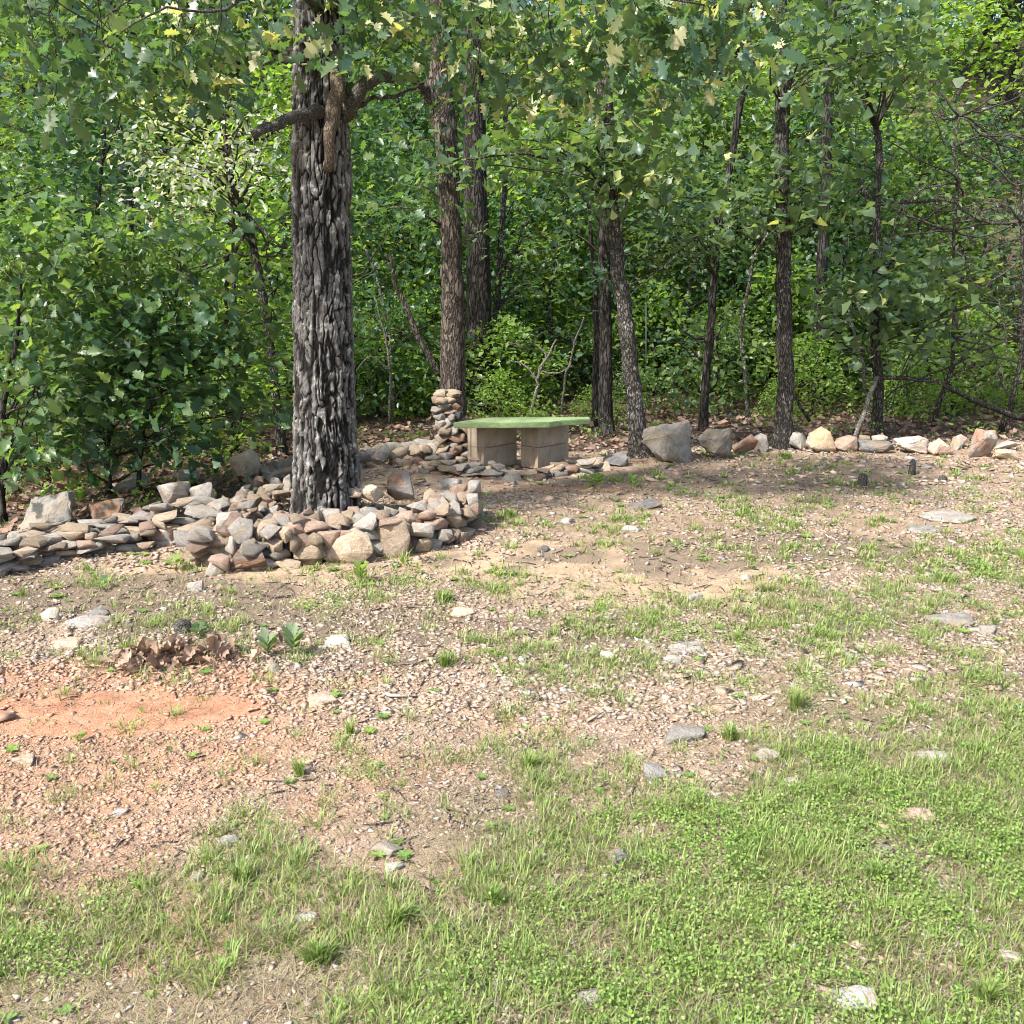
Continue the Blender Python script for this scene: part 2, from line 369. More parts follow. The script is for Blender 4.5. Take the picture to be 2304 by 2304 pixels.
def cover0(x, y):
    px, py = project(x, np.maximum(y, 1.0), 0)
    px = np.clip(px, GX[0], GX[-1]); py = np.clip(py, GY[0], GY[-1])
    i = np.clip(np.searchsorted(GX, px)-1, 0, len(GX)-2); j = np.clip(np.searchsorted(GY, py)-1, 0, len(GY)-2)
    fx = (px-GX[i])/(GX[i+1]-GX[i]); fy = (py-GY[j])/(GY[j+1]-GY[j])
    return (GT[j, i]*(1-fx)+GT[j, i+1]*fx)*(1-fy)+(GT[j+1, i]*(1-fx)+GT[j+1, i+1]*fx)*fy+.55*(fbm(np.asarray(x)*1.7+7, np.asarray(y)*1.7, 97)-.5)*sstep(900, 1000, py)
def blob(x, y, cx, cy, rx, ry, rot=0, wob=.5, s=0):
    c_, s_ = math.cos(rot), math.sin(rot); dx = x-cx; dy = y-cy
    u = (dx*c_+dy*s_)/rx; v = (-dx*s_+dy*c_)/ry
    d = np.sqrt(u*u+v*v)+wob*(fbm(x*2.2, y*2.2, s)-.5)*2
    return 1-sstep(.7, 1.25, d)
# border line between clearing and wood: y of the border at each x
BX = np.array([-60, -9, -4.2, -3.2, -2.9, -2.35, -2.25, -2.1, -1.6, -.8, .3, 1.2, 3, 6, 9, 60])
BY = np.array([5.0, 5.2, 5.7, 5.95, 6.1, 6.6, 7.5, 8.6, 9.6, 9.9, 9.6, 9.8, 10.3, 10.5, 10.6, 11])
def border(x): return np.interp(x, BX, BY)
OP = [G(170, 1350), G(60, 1420), G(120, 1285), G(1100, 925), G(60, 1540), G(250, 1400)]
def orange_soil(x, y):
    p, q, r_, e, w, v = OP
    a = .95*blob(x, y, p[0]-.15, p[1]+.0, 1.0, .22, .10, .5, 31)
    for c_, k_, rx, ry in ((q, .58, .9, .45), (r_, .66, 1.3, .28), (w, .42, .9, .7), (v, .34, 1.2, .4)): a = np.maximum(a, k_*blob(x, y, c_[0], c_[1], rx, ry, 0, .9, 37))
    return np.maximum(a, .55*blob(x, y, e[0], e[1], .9, .12, 0, .7, 33))
SP = [G(1120, 1075), G(330, 1085)]
def sand(x, y):
    p, q = SP
    return np.maximum(blob(x, y, p[0], p[1], 1.35, .62, .0, .45, 41), .8*blob(x, y, q[0], q[1], 1.2, .25, 0, .7, 43))
DUFF = [(*G(a_, b_)[:2], rx, ry, k_) for (a_, b_, rx, ry, k_) in ((120, 1125, 1.2, .45, 1), (560, 1170, 1.3, .35, .8), (1330, 1040, 1.5, .5, .7), (940, 1190, .9, .25, .8), (700, 1245, .8, .2, .6), (1500, 900, 2.2, .4, .8), (700, 960, .8, .4, .7), (1500, 1180, 1.0, .3, .4))]
def duff(x, y):
    t_ = 0
    for (a_, b_, rx, ry, k_) in DUFF: t_ = np.maximum(t_, k_*blob(x, y, a_, b_, rx, ry, 0, .9, 59))
    return t_
def wood(x, y): return sstep(-.15, .35, y-border(x)+.3*(fbm(x*2, y*2, 55)-.5))

# ------------------------------------------------------------------ ground sheet
def axis(lo, hi, step, far_lo, far_hi, n=26):
    mid = np.arange(lo, hi+1e-6, step)
    a = lo-np.geomspace(step, lo-far_lo, n)[::-1]; b = hi+np.geomspace(step, far_hi-hi, n)
    return np.concatenate([a, mid, b])
gx = axis(-5.5, 5.5, .05, -160, 160); gy = axis(1.4, 13, .05, -60, 220)
X, Y = np.meshgrid(gx, gy); Z = H(X, Y)
V = np.stack([X, Y, Z], -1).reshape(-1, 3); nx, ny = len(gx), len(gy)
ii, jj = np.meshgrid(np.arange(nx-1), np.arange(ny-1)); k = (jj*nx+ii).ravel()
F = np.stack([k, k+1, k+1+nx, k+nx], -1)
xf, yf = V[:, 0], V[:, 1]
me = mesh_np('ground', V, F, MAT['ground'], True, attrs={
    'orange_soil': orange_soil(xf, yf), 'sand': sand(xf, yf)*(1-wood(xf, yf)), 'litter': wood(xf, yf), 'duff': duff(xf, yf),
    'green': np.clip(cover(xf, yf)*1.1, 0, 1)*(1-wood(xf, yf))})
gr = link('ground', me, kind='structure'); gr['label'] = 'bare stony soil of the clearing with patchy grass, rising into the wooded hillside'

# ------------------------------------------------------------------ leaf templates
def leaf_template(side, fold=.22, droop=.25):
    """side: right half outline from base to tip"""
    side = np.array(side, float); n = len(side)
    mids = np.linspace(0, 1, 5)[1:-1]
    V = [(0, 0)] + [(0, y) for y in mids] + [(0, 1)]; nm = len(V); F = []
    for sgn in (1, -1):
        s0 = len(V); inner = side[1:-1]
        for p in inner: V.append((p[0]*sgn, p[1]))
        idx = [0]+[s0+i for i in range(len(inner))]+[nm-1]; ys = [0]+list(inner[:, 1])+[1]
        m = 0
        for a in range(len(idx)-1):
            ymid = .5*(ys[a]+ys[a+1])
            while m < nm-1 and (.5*(V[m][1]+V[m+1][1]) < ymid) and idx[a] != 0:
                F.append((m, idx[a], m+1) if sgn > 0 else (m, m+1, idx[a])); m += 1
            if idx[a] != m and idx[a+1] != m:
                F.append((m, idx[a], idx[a+1]) if sgn > 0 else (m, idx[a+1], idx[a]))
        last = idx[-2]
        while m < nm-1:
            F.append((m, last, m+1) if sgn > 0 else (m, m+1, last)); m += 1
    V = np.array(V); z = fold*np.abs(V[:, 0])-droop*V[:, 1]**2+.06*np.sin(V[:, 1]*9)*np.abs(V[:, 0])*3
    F = [f for f in F if len(set(f)) == 3]
    return np.stack([V[:, 0], V[:, 1], z], -1), np.array(F)
OAK = leaf_template([(0, 0), (.05, .12), (.19, .17), (.12, .29), (.31, .38), (.16, .50), (.38, .65), (.19, .71), (.20, .88), (.08, .88), (0, 1)])
WHITEOAK = leaf_template([(0, 0), (.06, .12), (.17, .22), (.13, .32), (.28, .42), (.20, .52), (.38, .64), (.28, .74), (.28, .86), (.12, .90), (0, 1)], .3, .2)
BROAD = leaf_template([(0, 0), (.08, .22), (.26, .50), (.44, .72), (.38, .90), (.18, .94), (0, 1)], .25, .2)
SLIM = leaf_template([(0, 0), (.05, .15), (.13, .26), (.09, .36), (.20, .46), (.13, .55), (.24, .66), (.15, .76), (.17, .88), (.06, .94), (0, 1)], .3, .15)
MEDIUM = leaf_template([(0, 0), (.20, .25), (.13, .42), (.34, .62), (.14, .74), (0, 1)], .25, .25)
OVAL = (np.array([(0, 0, 0), (.26, .35, .07), (.22, .72, .0), (0, 1, -.2), (-.22, .72, .0), (-.26, .35, .07), (0, .5, -.05)]),
        np.array([(0, 1, 6), (1, 2, 6), (2, 3, 6), (3, 4, 6), (4, 5, 6), (5, 0, 6)]))
FAR = (np.array([(0, 0, 0), (.33, .55, .1), (0, 1, -.12), (-.33, .55, .1)]), np.array([(0, 1, 2), (0, 2, 3)]))

def spray(C, spread, n, size, r, flat=.5, droop=.35, up=.8, out=None):
    """leaves of one spray: positions, frames, scales, tints"""
    d = r.normal(size=(n, 3))*np.array([1, 1, flat]); pos = C+d*spread
    head = unit(d+np.array([0, 0, -droop])+r.normal(size=(n, 3))*.5)
    if out is not None: head = unit(head+out)
    nrm = unit(np.array([0, 0, up])+r.normal(size=(n, 3))*.55)
    return pos, frames(nrm, head), size*(.5+.8*r.random(n)), np.mod(r.random()+.38*r.random(n), 1)
class Leaves:
    def __init__(s): s.p = []; s.R = []; s.s = []; s.t = []
    def add(s, pack):
        for a, b in zip((s.p, s.R, s.s, s.t), pack): a.append(b)
    def get(s): return [np.concatenate(a) for a in (s.p, s.R, s.s, s.t)]
def leaf_parts(root, base, tmpl_mesh, packs, limit, r, tv, tf, mat, name='leaf', rest='foliage'):
    """nearest `limit` in-frame leaves become parts of their own, the rest one part"""
    p, R, s, t = packs
    px, py = project(p[:, 0], p[:, 1], p[:, 2])
    vis = (px > -20) & (px < 1950) & (py > -20) & (py < 1950)
    key = np.where(vis, s/np.linalg.norm(p-np.array([0, 0, CAMH]), axis=1), -1)
    order = np.argsort(-key); limit = min(limit, int(vis.sum())); sel = order[:limit]; oth = order[limit:]
    sv = np.stack([r.uniform(.65, 1.15, len(s)), np.ones(len(s)), r.uniform(-.6, 2.4, len(s))], -1)*s[:, None]
    for i in sel:
        o = bpy.data.objects.new(name, tmpl_mesh); COL.objects.link(o); o.parent = root
        mm = Matrix(R[i].tolist()).to_4x4()
        o.matrix_basis = Matrix.Translation(Vector(p[i]-base)) @ mm @ Matrix.Diagonal((*[float(q_) for q_ in sv[i]], 1))
    if len(oth):
        V, F, T = inst(tv, tf, p[oth], R[oth], sv[oth], t[oth])
        link(rest, mesh_np(rest, V-base, F, mat, False, T), root, kind='stuff')
TM = {}
def tmesh(key, tmpl, mat):
    if key not in TM: TM[key] = mesh_np('leaf', tmpl[0], tmpl[1], mat, False)
    return TM[key]

# ------------------------------------------------------------------ the big oak
def voro(u, v, nu, s):
    """stretched periodic voronoi: returns F2-F1"""
    iu = np.floor(u); iv = np.floor(v); f1 = np.full(u.shape, 9.); f2 = f1.copy(); cid_ = np.zeros(u.shape)
    for a in (-1, 0, 1):
        for b in (-1, 0, 1):
            cu = iu+a; cv = iv+b; cw = np.mod(cu, nu)
            x = cu+_hash(cw, cv, s); y = cv+_hash(cw, cv, s+5)
            d = np.sqrt((u-x)**2+(v-y)**2)
            cid_ = np.where(d < f1, _hash(cw, cv, s+9), cid_); f2 = np.minimum(f2, np.maximum(f1, d)); f1 = np.minimum(f1, d)
    return f2-f1, cid_
def pnoise(th, z, k, s):
    return fbm(np.cos(th)*k+50, np.sin(th)*k+z, s)
OB = G(618, 985); OB[2] = 0
oak_axis_px = [(618, 1000), (617, 900), (612, 800), (608, 650), (607, 450), (609, 320), (607, 200), (603, 60), (600, -60), (597, -300), (596, -600)]
oak_w = [138, 124, 119, 113, 109, 108, 100, 90, 86, 74, 60]
zs = []; xs = []
for (px, py) in oak_axis_px:
    q = P(px, py, OB[1]); zs.append(q[2]); xs.append(q[0])
zs = np.array(zs); xs = np.array(xs); zs[0] = -.15
ws = np.array([px2m(w, OB[1])/2 for w in oak_w])
oak = thing('oak_tree', 'large oak with deeply furrowed grey bark and lichen rising from the ring of piled stones', 'tree', OB)
NA = 288; zz = np.concatenate([np.arange(-.15, 4.2, .0095), np.arange(4.2, zs[-1], .05)])
th = np.arange(NA)*2*math.pi/NA
TH, ZZ = np.meshgrid(th, zz)
RR = np.interp(ZZ, zs, ws)
def pv(u, v, nu, s_):
    ix = np.floor(u); iy = np.floor(v); fx = u-ix; fy = v-iy; fx = fx*fx*(3-2*fx); fy = fy*fy*(3-2*fy)
    a_ = _hash(np.mod(ix, nu), iy, s_); b_ = _hash(np.mod(ix+1, nu), iy, s_); c_ = _hash(np.mod(ix, nu), iy+1, s_); d_ = _hash(np.mod(ix+1, nu), iy+1, s_)
    return (a_*(1-fx)+b_*fx)*(1-fy)+(c_*(1-fx)+d_*fx)*fy
def pf(nu, vz, s_, o=4):
    tt = 0; am = .5
    for k_ in range(o):
        tt = tt+am*pv(TH/(2*math.pi)*nu*2**k_, ZZ*vz*2**k_, nu*2**k_, s_+13*k_); am *= .5
    return tt/(1-.5**o)
w1 = pf(5, 3.0, 71)-.5; w2 = pf(9, 5, 73, 4)-.5
uu = TH/(2*math.pi)*24+w1*2.2+w2*1.5; vv = ZZ/.30+(pf(13, 4, 77, 2)-.5)*3.0+(pf(40, 9, 78, 2)-.5)*1.2
vd, cid = voro(uu, vv, 24, 3)
rd1 = np.abs(pf(16, 2.0, 83, 3)-.5)*2; rd2 = np.abs(pf(24, 7.5, 85, 3)-.5)*2
flake = pf(30, 20, 87, 4)
plate = sstep(.07, .19, vd+.20*(flake-.5))*(.08+.92*sstep(.04, .19, rd1+.14*(flake-.5)))*(.8+.2*sstep(.0, .12, rd2))
plate = np.clip(plate*(.75+.5*flake), 0, 1)
fine = pf(70, 45, 91, 3)
disp = (.014+.009*cid)*plate+.010*(flake-.5)*(.3+plate)+.017*(fine-.5)+.022*(pf(4, 1.5, 95, 2)-.5)
flare = np.exp(-(ZZ+.05)/.22)*.025*(1+.8*np.sin(TH*4+1))
R2 = RR-.02+disp+flare
VX = np.interp(ZZ, zs, xs)-OB[0]+R2*np.cos(TH); VY = R2*np.sin(TH)
V = np.stack([VX, VY, ZZ], -1).reshape(-1, 3)
nr = len(zz); ii, jj = np.meshgrid(np.arange(NA), np.arange(nr-1)); a = (jj*NA+ii).ravel(); b2 = (jj*NA+(ii+1) % NA).ravel()
F = np.stack([a, b2, b2+NA, a+NA], -1)
link('trunk', mesh_np('oak_trunk', V, F, MAT['oak_bark'], False, attrs={'plate': (plate*(.6+.4*cid)).ravel()}), oak)
rb = np.random.default_rng(5)
def limb(root, base, pts, w, mat, name='branch', sides=10, n=14, jit=.008, wob=.12, label=None, r=rb):
    """pts: (px, py, D) list, w: widths in 1932 pixels"""
    q = smooth_path([P(*p) for p in pts], n, jit, r)
    ww = np.interp(np.linspace(0, len(w)-1, n), np.arange(len(w)), [px2m(a, p[2])/2 for a, p in zip(w, pts)])
    V, F = tube(q, ww, sides, wob, r)
    return link(name, mesh_np(name, V-np.array(base), F, mat, True), root, label=label)
Do = OB[1]
limb(oak, OB, [(625, 215, Do), (590, 213, Do-.22), (545, 222, Do-.4), (510, 238, Do-.5), (476, 256, Do-.55)], [30, 24, 20, 17, 14], MAT['limb_bark'], label='short bare limb reaching left with a broken end')
limb(oak, OB, [(640, 120, Do), (632, 170, Do-.25), (628, 220, Do-.32), (622, 280, Do-.34), (618, 322, Do-.34)], [24, 26, 24, 21, 17], MAT['stub_bark'], label='brown broken limb hanging down against the trunk')
limb(oak, OB, [(650, 210, Do), (672, 180, Do-.1), (700, 152, Do-.1), (735, 142, Do), (770, 146, Do+.1), (800, 168, Do+.2)], [40, 28, 22, 18, 15, 10], MAT['limb_bark'], label='curved limb arching to the right')
limb(oak, OB, [(655, 205, Do-.1), (700, 187, Do), (750, 178, Do), (800, 158, Do+.1)], [12, 8, 7, 4], MAT['twig'])
limb(oak, OB, [(600, 20, Do-.1), (560, -20, Do-.6), (480, -10, Do-1.0), (400, 25, Do-1.3), (300, 20, Do-1.5), (230, 60, Do-1.6)], [18, 10, 7, 5, 4, 2], MAT['limb_bark'])
limb(oak, OB, [(620, 10, Do-.1), (700, -30, Do-.7), (850, -60, Do-1.1), (1000, -50, Do-1.3), (1150, -30, Do-1.3), (1330, 10, Do-1.2)], [26, 18, 14, 10, 7, 3], MAT['limb_bark'])
limb(oak, OB, [(610, -150, Do), (800, -180, Do+.5), (1000, -90, Do+.8), (1200, -20, Do+.6), (1400, 20, Do+.3)], [26, 20, 14, 9, 4], MAT['limb_bark'])
limb(oak, OB, [(600, -200, Do), (420, -220, Do-.4), (250, -120, Do-.3), (90, -60, Do)], [24, 18, 12, 4], MAT['limb_bark'])
# sprays: px, py, D, spread(m), n
def sprays_rect(L, r, x0, x1, y0, y1, D0, D1, n_cl, per, size, spread=.16, base_pts=None, tw=None, **kw):
    for _ in range(n_cl):
        C = P(r.uniform(x0, x1), r.uniform(y0, y1), r.uniform(D0, D1))
        L.add(spray(C, spread, per, size, r, **kw))
        if tw is not None:
            d = np.array([r.normal()*.3, r.normal()*.3, .25+r.random()*.2])
            q = smooth_path([C+d, C+d*.5+r.normal(size=3)*.04, C], 4); Vt, Ft = tube(q, [.006, .004, .003, .002], 3); tw.add(Vt, Ft)
L = Leaves(); tw = Geo()
for (x0, x1, y0, y1, D0, D1, nc, per) in [
    (0, 530, -60, 80, 5.6, 7.4, 26, 22), (200, 410, 40, 200, 5.6, 6.8, 16, 22), (60, 300, 60, 250, 5.8, 7.0, 7, 20),
    (650, 1420, -60, 90, 5.8, 7.4, 42, 24), (660, 740, 20, 110, 6.0, 6.6, 5, 18), (860, 1330, 90, 190, 6.2, 7.6, 16, 20),
    (1200, 1500, -40, 120, 6.0, 7.4, 18, 20), (640, 760, -100, 30, 6.0, 7.6, 8, 20),
    (-200, 1500, -420, -60, 7.2, 8.8, 7, 24)]:
    sprays_rect(L, rb, x0, x1, y0, y1, D0, D1, nc, per, .125, .15, tw=tw, droop=.9, up=.6)
packs = L.get()
gold = rb.random(len(packs[0])) < .15*(np.abs(project(packs[0][:, 0], packs[0][:, 1], packs[0][:, 2])[0]-900) < 600)
pg = [a[gold] for a in packs]; pn = [a[~gold] for a in packs]
leaf_parts(oak, OB, tmesh('oak', OAK, MAT['oak_leaf']), pn, 260, rb, OAK[0], OAK[1], MAT['oak_leaf'])
leaf_parts(oak, OB, tmesh('gold', OAK, MAT['gold_leaf']), pg, 40, rb, OAK[0], OAK[1], MAT['gold_leaf'], rest='yellowish_foliage')
link('twigs', tw.mesh('twigs', MAT['twig'], origin=OB), oak, kind='stuff')

# ------------------------------------------------------------------ other trees
def tree(name, label, pts, widths, D, mat, seed, clusters=(), leaf='broad_leaf', tmpl=BROAD, size=.11, sides=14, cat='tree', leaves_parts=0,
         above=0, forks=(), group=None, branches=6):
    r = np.random.default_rng(seed)
    b0 = P(pts[0][0], pts[0][1], D); base = np.array([b0[0], b0[1], h1(b0[0], b0[1])-.03])
    q = [P(a, b_, D) for a, b_ in pts]; q[0] = base-np.array([0, 0, .05])
    w = [px2m(a, D)/2 for a in widths]
    if above:                      # trunk goes on above the frame
        top = q[-1]; q += [top+np.array([r.normal()*.15, r.normal()*.15, above*.5]), top+np.array([r.normal()*.3, r.normal()*.3, above])]
        w += [w[-1]*.75, w[-1]*.3]
    n = max(18, len(q)*5)
    qq = smooth_path(q, n, .006, r); ww = np.interp(np.linspace(0, len(w)-1, n), np.arange(len(w)), w)
    zrel = qq[:, 2]-base[2]; ww = ww*(1+.45*np.exp(-np.maximum(zrel, 0)/.10))
    root = thing(name, label, cat, base, group)
    V, F = tube(qq, ww, sides, .07, r); link('trunk', mesh_np('trunk', V-base, F, mat, True), root)
    for (fp, fw) in forks:
        limb(root, base, [(a, b_, d if d else D) for (a, b_, d) in fp], fw, mat, sides=7, n=12, r=r)
    L = Leaves(); tg = Geo()
    for (x0, x1, y0, y1, D0, D1, nc, per) in clusters:
        for _ in range(nc):
            C = P(r.uniform(x0, x1), r.uniform(y0, y1), r.uniform(D0, D1)); L.add(spray(C, .17, per, size, r, droop=.4))
            kk = np.argmin(np.abs(qq[:, 2]-(C[2]-.25))); A = qq[kk]
            if r.random() < .6:
                mid = .5*(A+C)+np.array([0, 0, .1])+r.normal(size=3)*.06
                Vt, Ft = tube(smooth_path([A, mid, C], 7, .01, r), np.linspace(min(.012, ww[kk]*.5), .003, 7), 4); tg.add(Vt, Ft)
    if above:
        top = qq[-1]
        for _ in range(int(branches*1.5)):
            a = r.random()*6.28; rr = r.random()**.6*min(2.2, above*.7); C = top+np.array([math.cos(a)*rr, math.sin(a)*rr, -r.random()*above*.8])
            L.add(spray(C, .32, 16, size*1.2, r))
            kk = np.argmin(np.abs(qq[:, 2]-(C[2]-.4))); Vt, Ft = tube([qq[kk], .5*(qq[kk]+C)+np.array([0, 0, .1]), C], [.02, .012, .005], 4); tg.add(Vt, Ft)
    if L.p:
        pk = L.get(); pale = (r.random(len(pk[0])) < .045) if leaf == 'broad_leaf' and tmpl is BROAD else np.zeros(len(pk[0]), bool)
        leaf_parts(root, base, tmesh(leaf+str(id(tmpl)), tmpl, MAT[leaf]), [a_[~pale] for a_ in pk], leaves_parts, r, tmpl[0], tmpl[1], MAT[leaf])
        if pale.any(): leaf_parts(root, base, tmesh('pale'+str(id(tmpl)), tmpl, MAT['pale_leaf']), [a_[pale] for a_ in pk], 50, r, tmpl[0], tmpl[1], MAT['pale_leaf'], rest='pale_foliage')
    if tg.n: link('branches', tg.mesh('branches', MAT['twig'], origin=base), root, kind='stuff')
    return root, base

tree('oak_tree', 'reddish brown trunk just behind the stacked stone pillar, left of the green bench', [(852, 862), (854, 760), (855, 650), (854, 560), (850, 430), (844, 300), (838, 230), (830, 170), (826, 0), (824, -200)],
     [62, 50, 46, 43, 38, 40, 44, 46, 42, 38], 10.0, MAT['brown_bark'], 21, [(700, 860, 330, 470, 9.6, 10.4, 9, 22), (690, 860, 150, 330, 9.6, 10.4, 9, 22)], 'shrub_leaf', OAK, .12, above=3,
     forks=[([(838, 215, 10.0), (815, 185, 9.9), (795, 160, 9.8)], [30, 24, 16]), ([(852, 690, 10.02), (835, 715, 10.0), (800, 655, 9.95), (765, 580, 9.9), (745, 530, 9.9), (735, 480, 9.9)], [8, 12, 11, 10, 8, 5])], leaves_parts=60)
tree('oak_tree', 'thick blackish trunk standing right behind the reddish brown one by the bench', [(906, 792), (906, 700), (904, 600), (900, 450), (896, 300), (892, 100), (890, -150)],
     [56, 52, 47, 44, 42, 38, 34], 12.9, MAT['dark_bark'], 22, [], above=3, leaf='far_leaf', tmpl=MEDIUM)
tree('young_tree', 'slim grey trunk touching the right side of the thick blackish trunk', [(938, 788), (934, 690), (938, 560), (950, 400), (956, 250), (960, 60)], [15, 13, 12, 10, 9, 8], 13.3, MAT['grey_bark'], 23, [(900, 1080, 300, 560, 12, 13.6, 16, 22)], 'far_leaf', MEDIUM, .11, above=2.5)
tree('young_tree', 'dark straight trunk rising behind the right end of the bench', [(1147, 832), (1143, 760), (1143, 650), (1141, 540), (1138, 400), (1136, 200), (1134, 0)], [32, 26, 25, 23, 20, 18, 16], 10.9, MAT['dark_bark'], 24, [(1030, 1150, 380, 560, 10.4, 11.2, 10, 20)], 'dark_leaf', MEDIUM, .11, above=2.5)
tree('young_tree', 'very thin dark trunk close left of the dark straight trunk behind the bench', [(1124, 815), (1122, 740), (1126, 640), (1120, 520), (1112, 380)], [14, 12, 11, 9, 5], 11.6, MAT['dark_bark'], 25, [(1040, 1130, 330, 450, 11, 11.8, 6, 20)], 'far_leaf', MEDIUM, .11)
tree('young_oak', 'leaning oak with pale speckled bark between the bench and the largest grey boulder', [(1208, 874), (1202, 800), (1190, 700), (1180, 600), (1168, 520), (1157, 420), (1149, 330), (1147, 250), (1143, 160), (1140, 60), (1145, -150)],
     [44, 32, 30, 28, 27, 25, 23, 24, 27, 24, 20], 9.6, MAT['grey_bark'], 26,
     [(860, 1300, 255, 345, 8.7, 9.7, 26, 18), (1100, 1260, 300, 400, 9.0, 9.6, 9, 16), (1000, 1200, 150, 260, 8.8, 9.7, 8, 18)], 'broad_leaf', BROAD, .125, above=2.5, leaves_parts=220,
     forks=[([(1180, 222, 9.6), (1215, 205, 9.5), (1240, 190, 9.4), (1265, 168, 9.4)], [8, 7, 5, 3]), ([(1182, 545, 9.6), (1205, 530, 9.55), (1250, 505, 9.4)], [6, 4, 2]),
            ([(1148, 330, 9.6), (1060, 300, 9.1), (960, 290, 8.8), (880, 300, 8.6)], [10, 7, 5, 3])])
tree('young_tree', 'thin dark trunk bending up and to the right behind the second boulder', [(1325, 812), (1333, 700), (1344, 580), (1350, 480), (1368, 380), (1388, 250), (1405, 150), (1414, 50), (1420, -150)], [17, 15, 14, 13, 12, 12, 11, 10, 8], 11.3, MAT['dark_bark'], 27,
     [(1240, 1400, 350, 500, 9.8, 11, 16, 22)], 'broad_leaf', MEDIUM, .11, above=2, leaves_parts=60)
tree('young_oak', 'straight speckled oak trunk standing in the row of boulders with grass at its foot', [(1476, 850), (1481, 760), (1480, 640), (1478, 500), (1476, 350), (1475, 200), (1474, 60), (1470, -150)], [40, 31, 29, 28, 26, 25, 23, 20], 10.1, MAT['mid_bark'], 28,
     [(1340, 1640, 290, 430, 9.3, 10.3, 26, 18), (1400, 1740, -20, 150, 8.8, 10.2, 28, 18), (1520, 1700, 150, 260, 9.2, 10.2, 6, 16)], 'broad_leaf', BROAD, .13, above=2.5, leaves_parts=240)
tree('young_tree', 'dark trunk farther back, next right of the straight speckled oak', [(1546, 768), (1544, 680), (1547, 560), (1553, 450), (1559, 350), (1562, 200), (1568, 60), (1572, -100)], [25, 22, 20, 20, 19, 18, 17, 15], 13.5, MAT['dark_bark'], 29, [(1480, 1600, 450, 620, 12.6, 13.8, 10, 20)], 'far_leaf', MEDIUM, .11, above=2.5)
tree('young_oak', 'slim forked oak with a dense low clump of broad leaves, at the right', [(1656, 800), (1657, 720), (1650, 620), (1652, 540), (1656, 450), (1652, 380), (1660, 300), (1652, 245)], [22, 18, 17, 16, 15, 14, 12, 11], 11.0, MAT['mid_bark'], 30,
     [(1560, 1830, 480, 670, 10.0, 11.2, 36, 18), (1560, 1760, 20, 130, 9.5, 10.8, 14, 18)], 'broad_leaf', BROAD, .13, leaves_parts=240,
     forks=[([(1652, 245, 11), (1640, 215, 11), (1625, 180, 11), (1600, 140, 11)], [8, 7, 5, 4]), ([(1652, 245, 11), (1668, 200, 11), (1672, 150, 11), (1690, 90, 11)], [8, 6, 5, 3]),
            ([(1655, 400, 11), (1635, 370, 11), (1620, 340, 11), (1622, 310, 11)], [6, 9, 8, 7]), ([(1656, 385, 11), (1720, 382, 10.9), (1790, 380, 10.8), (1850, 420, 10.8)], [8, 7, 5, 3])])
tree('young_tree', 'crooked thin trunk just left of the big oak, bare low down', [(533, 830), (520, 740), (508, 640), (492, 530), (470, 430), (447, 375), (430, 320), (425, 250)], [20, 17, 16, 14, 13, 12, 10, 8], 9.7, MAT['mid_bark'], 31,
     [(240, 430, 175, 400, 8.4, 9.6, 34, 30), (400, 560, 180, 340, 8.8, 9.8, 12, 24)], 'sky_sheen_leaf', OVAL, .065, leaves_parts=60, forks=[([(470, 430, 9.7), (445, 470, 9.6), (425, 520, 9.6)], [8, 6, 4]), ([(455, 390, 9.7), (500, 440, 9.5), (540, 470, 9.4)], [7, 5, 3])])
tree('young_tree', 'grey trunk behind the leafy saplings at the upper left', [(250, 720), (243, 500), (238, 370), (228, 290), (214, 210), (205, 120), (200, -100)], [26, 24, 22, 22, 21, 20, 17], 13.8, MAT['mid_bark'], 32, [(100, 350, 60, 300, 12.5, 14, 20, 22)], 'far_leaf', MEDIUM, .12, above=2)
tree('young_tree', 'dark trunk high up near the top left corner', [(160, 620), (152, 450), (150, 280), (138, 160), (128, 60), (122, -100)], [26, 24, 22, 22, 22, 20], 15.5, MAT['dark_bark'], 33, [(0, 240, 100, 350, 14.5, 16, 20, 22)], 'far_leaf', MEDIUM, .13, above=2)
tree('young_tree', 'very thin straight trunk between the brown trunk and the big oak', [(742, 800), (738, 700), (732, 620), (715, 540), (690, 470)], [7, 6, 6, 5, 4], 12.2, MAT['pale_wood'], 34, [(650, 800, 560, 740, 11.5, 12.8, 10, 22)], 'bright_leaf', MEDIUM, .09)

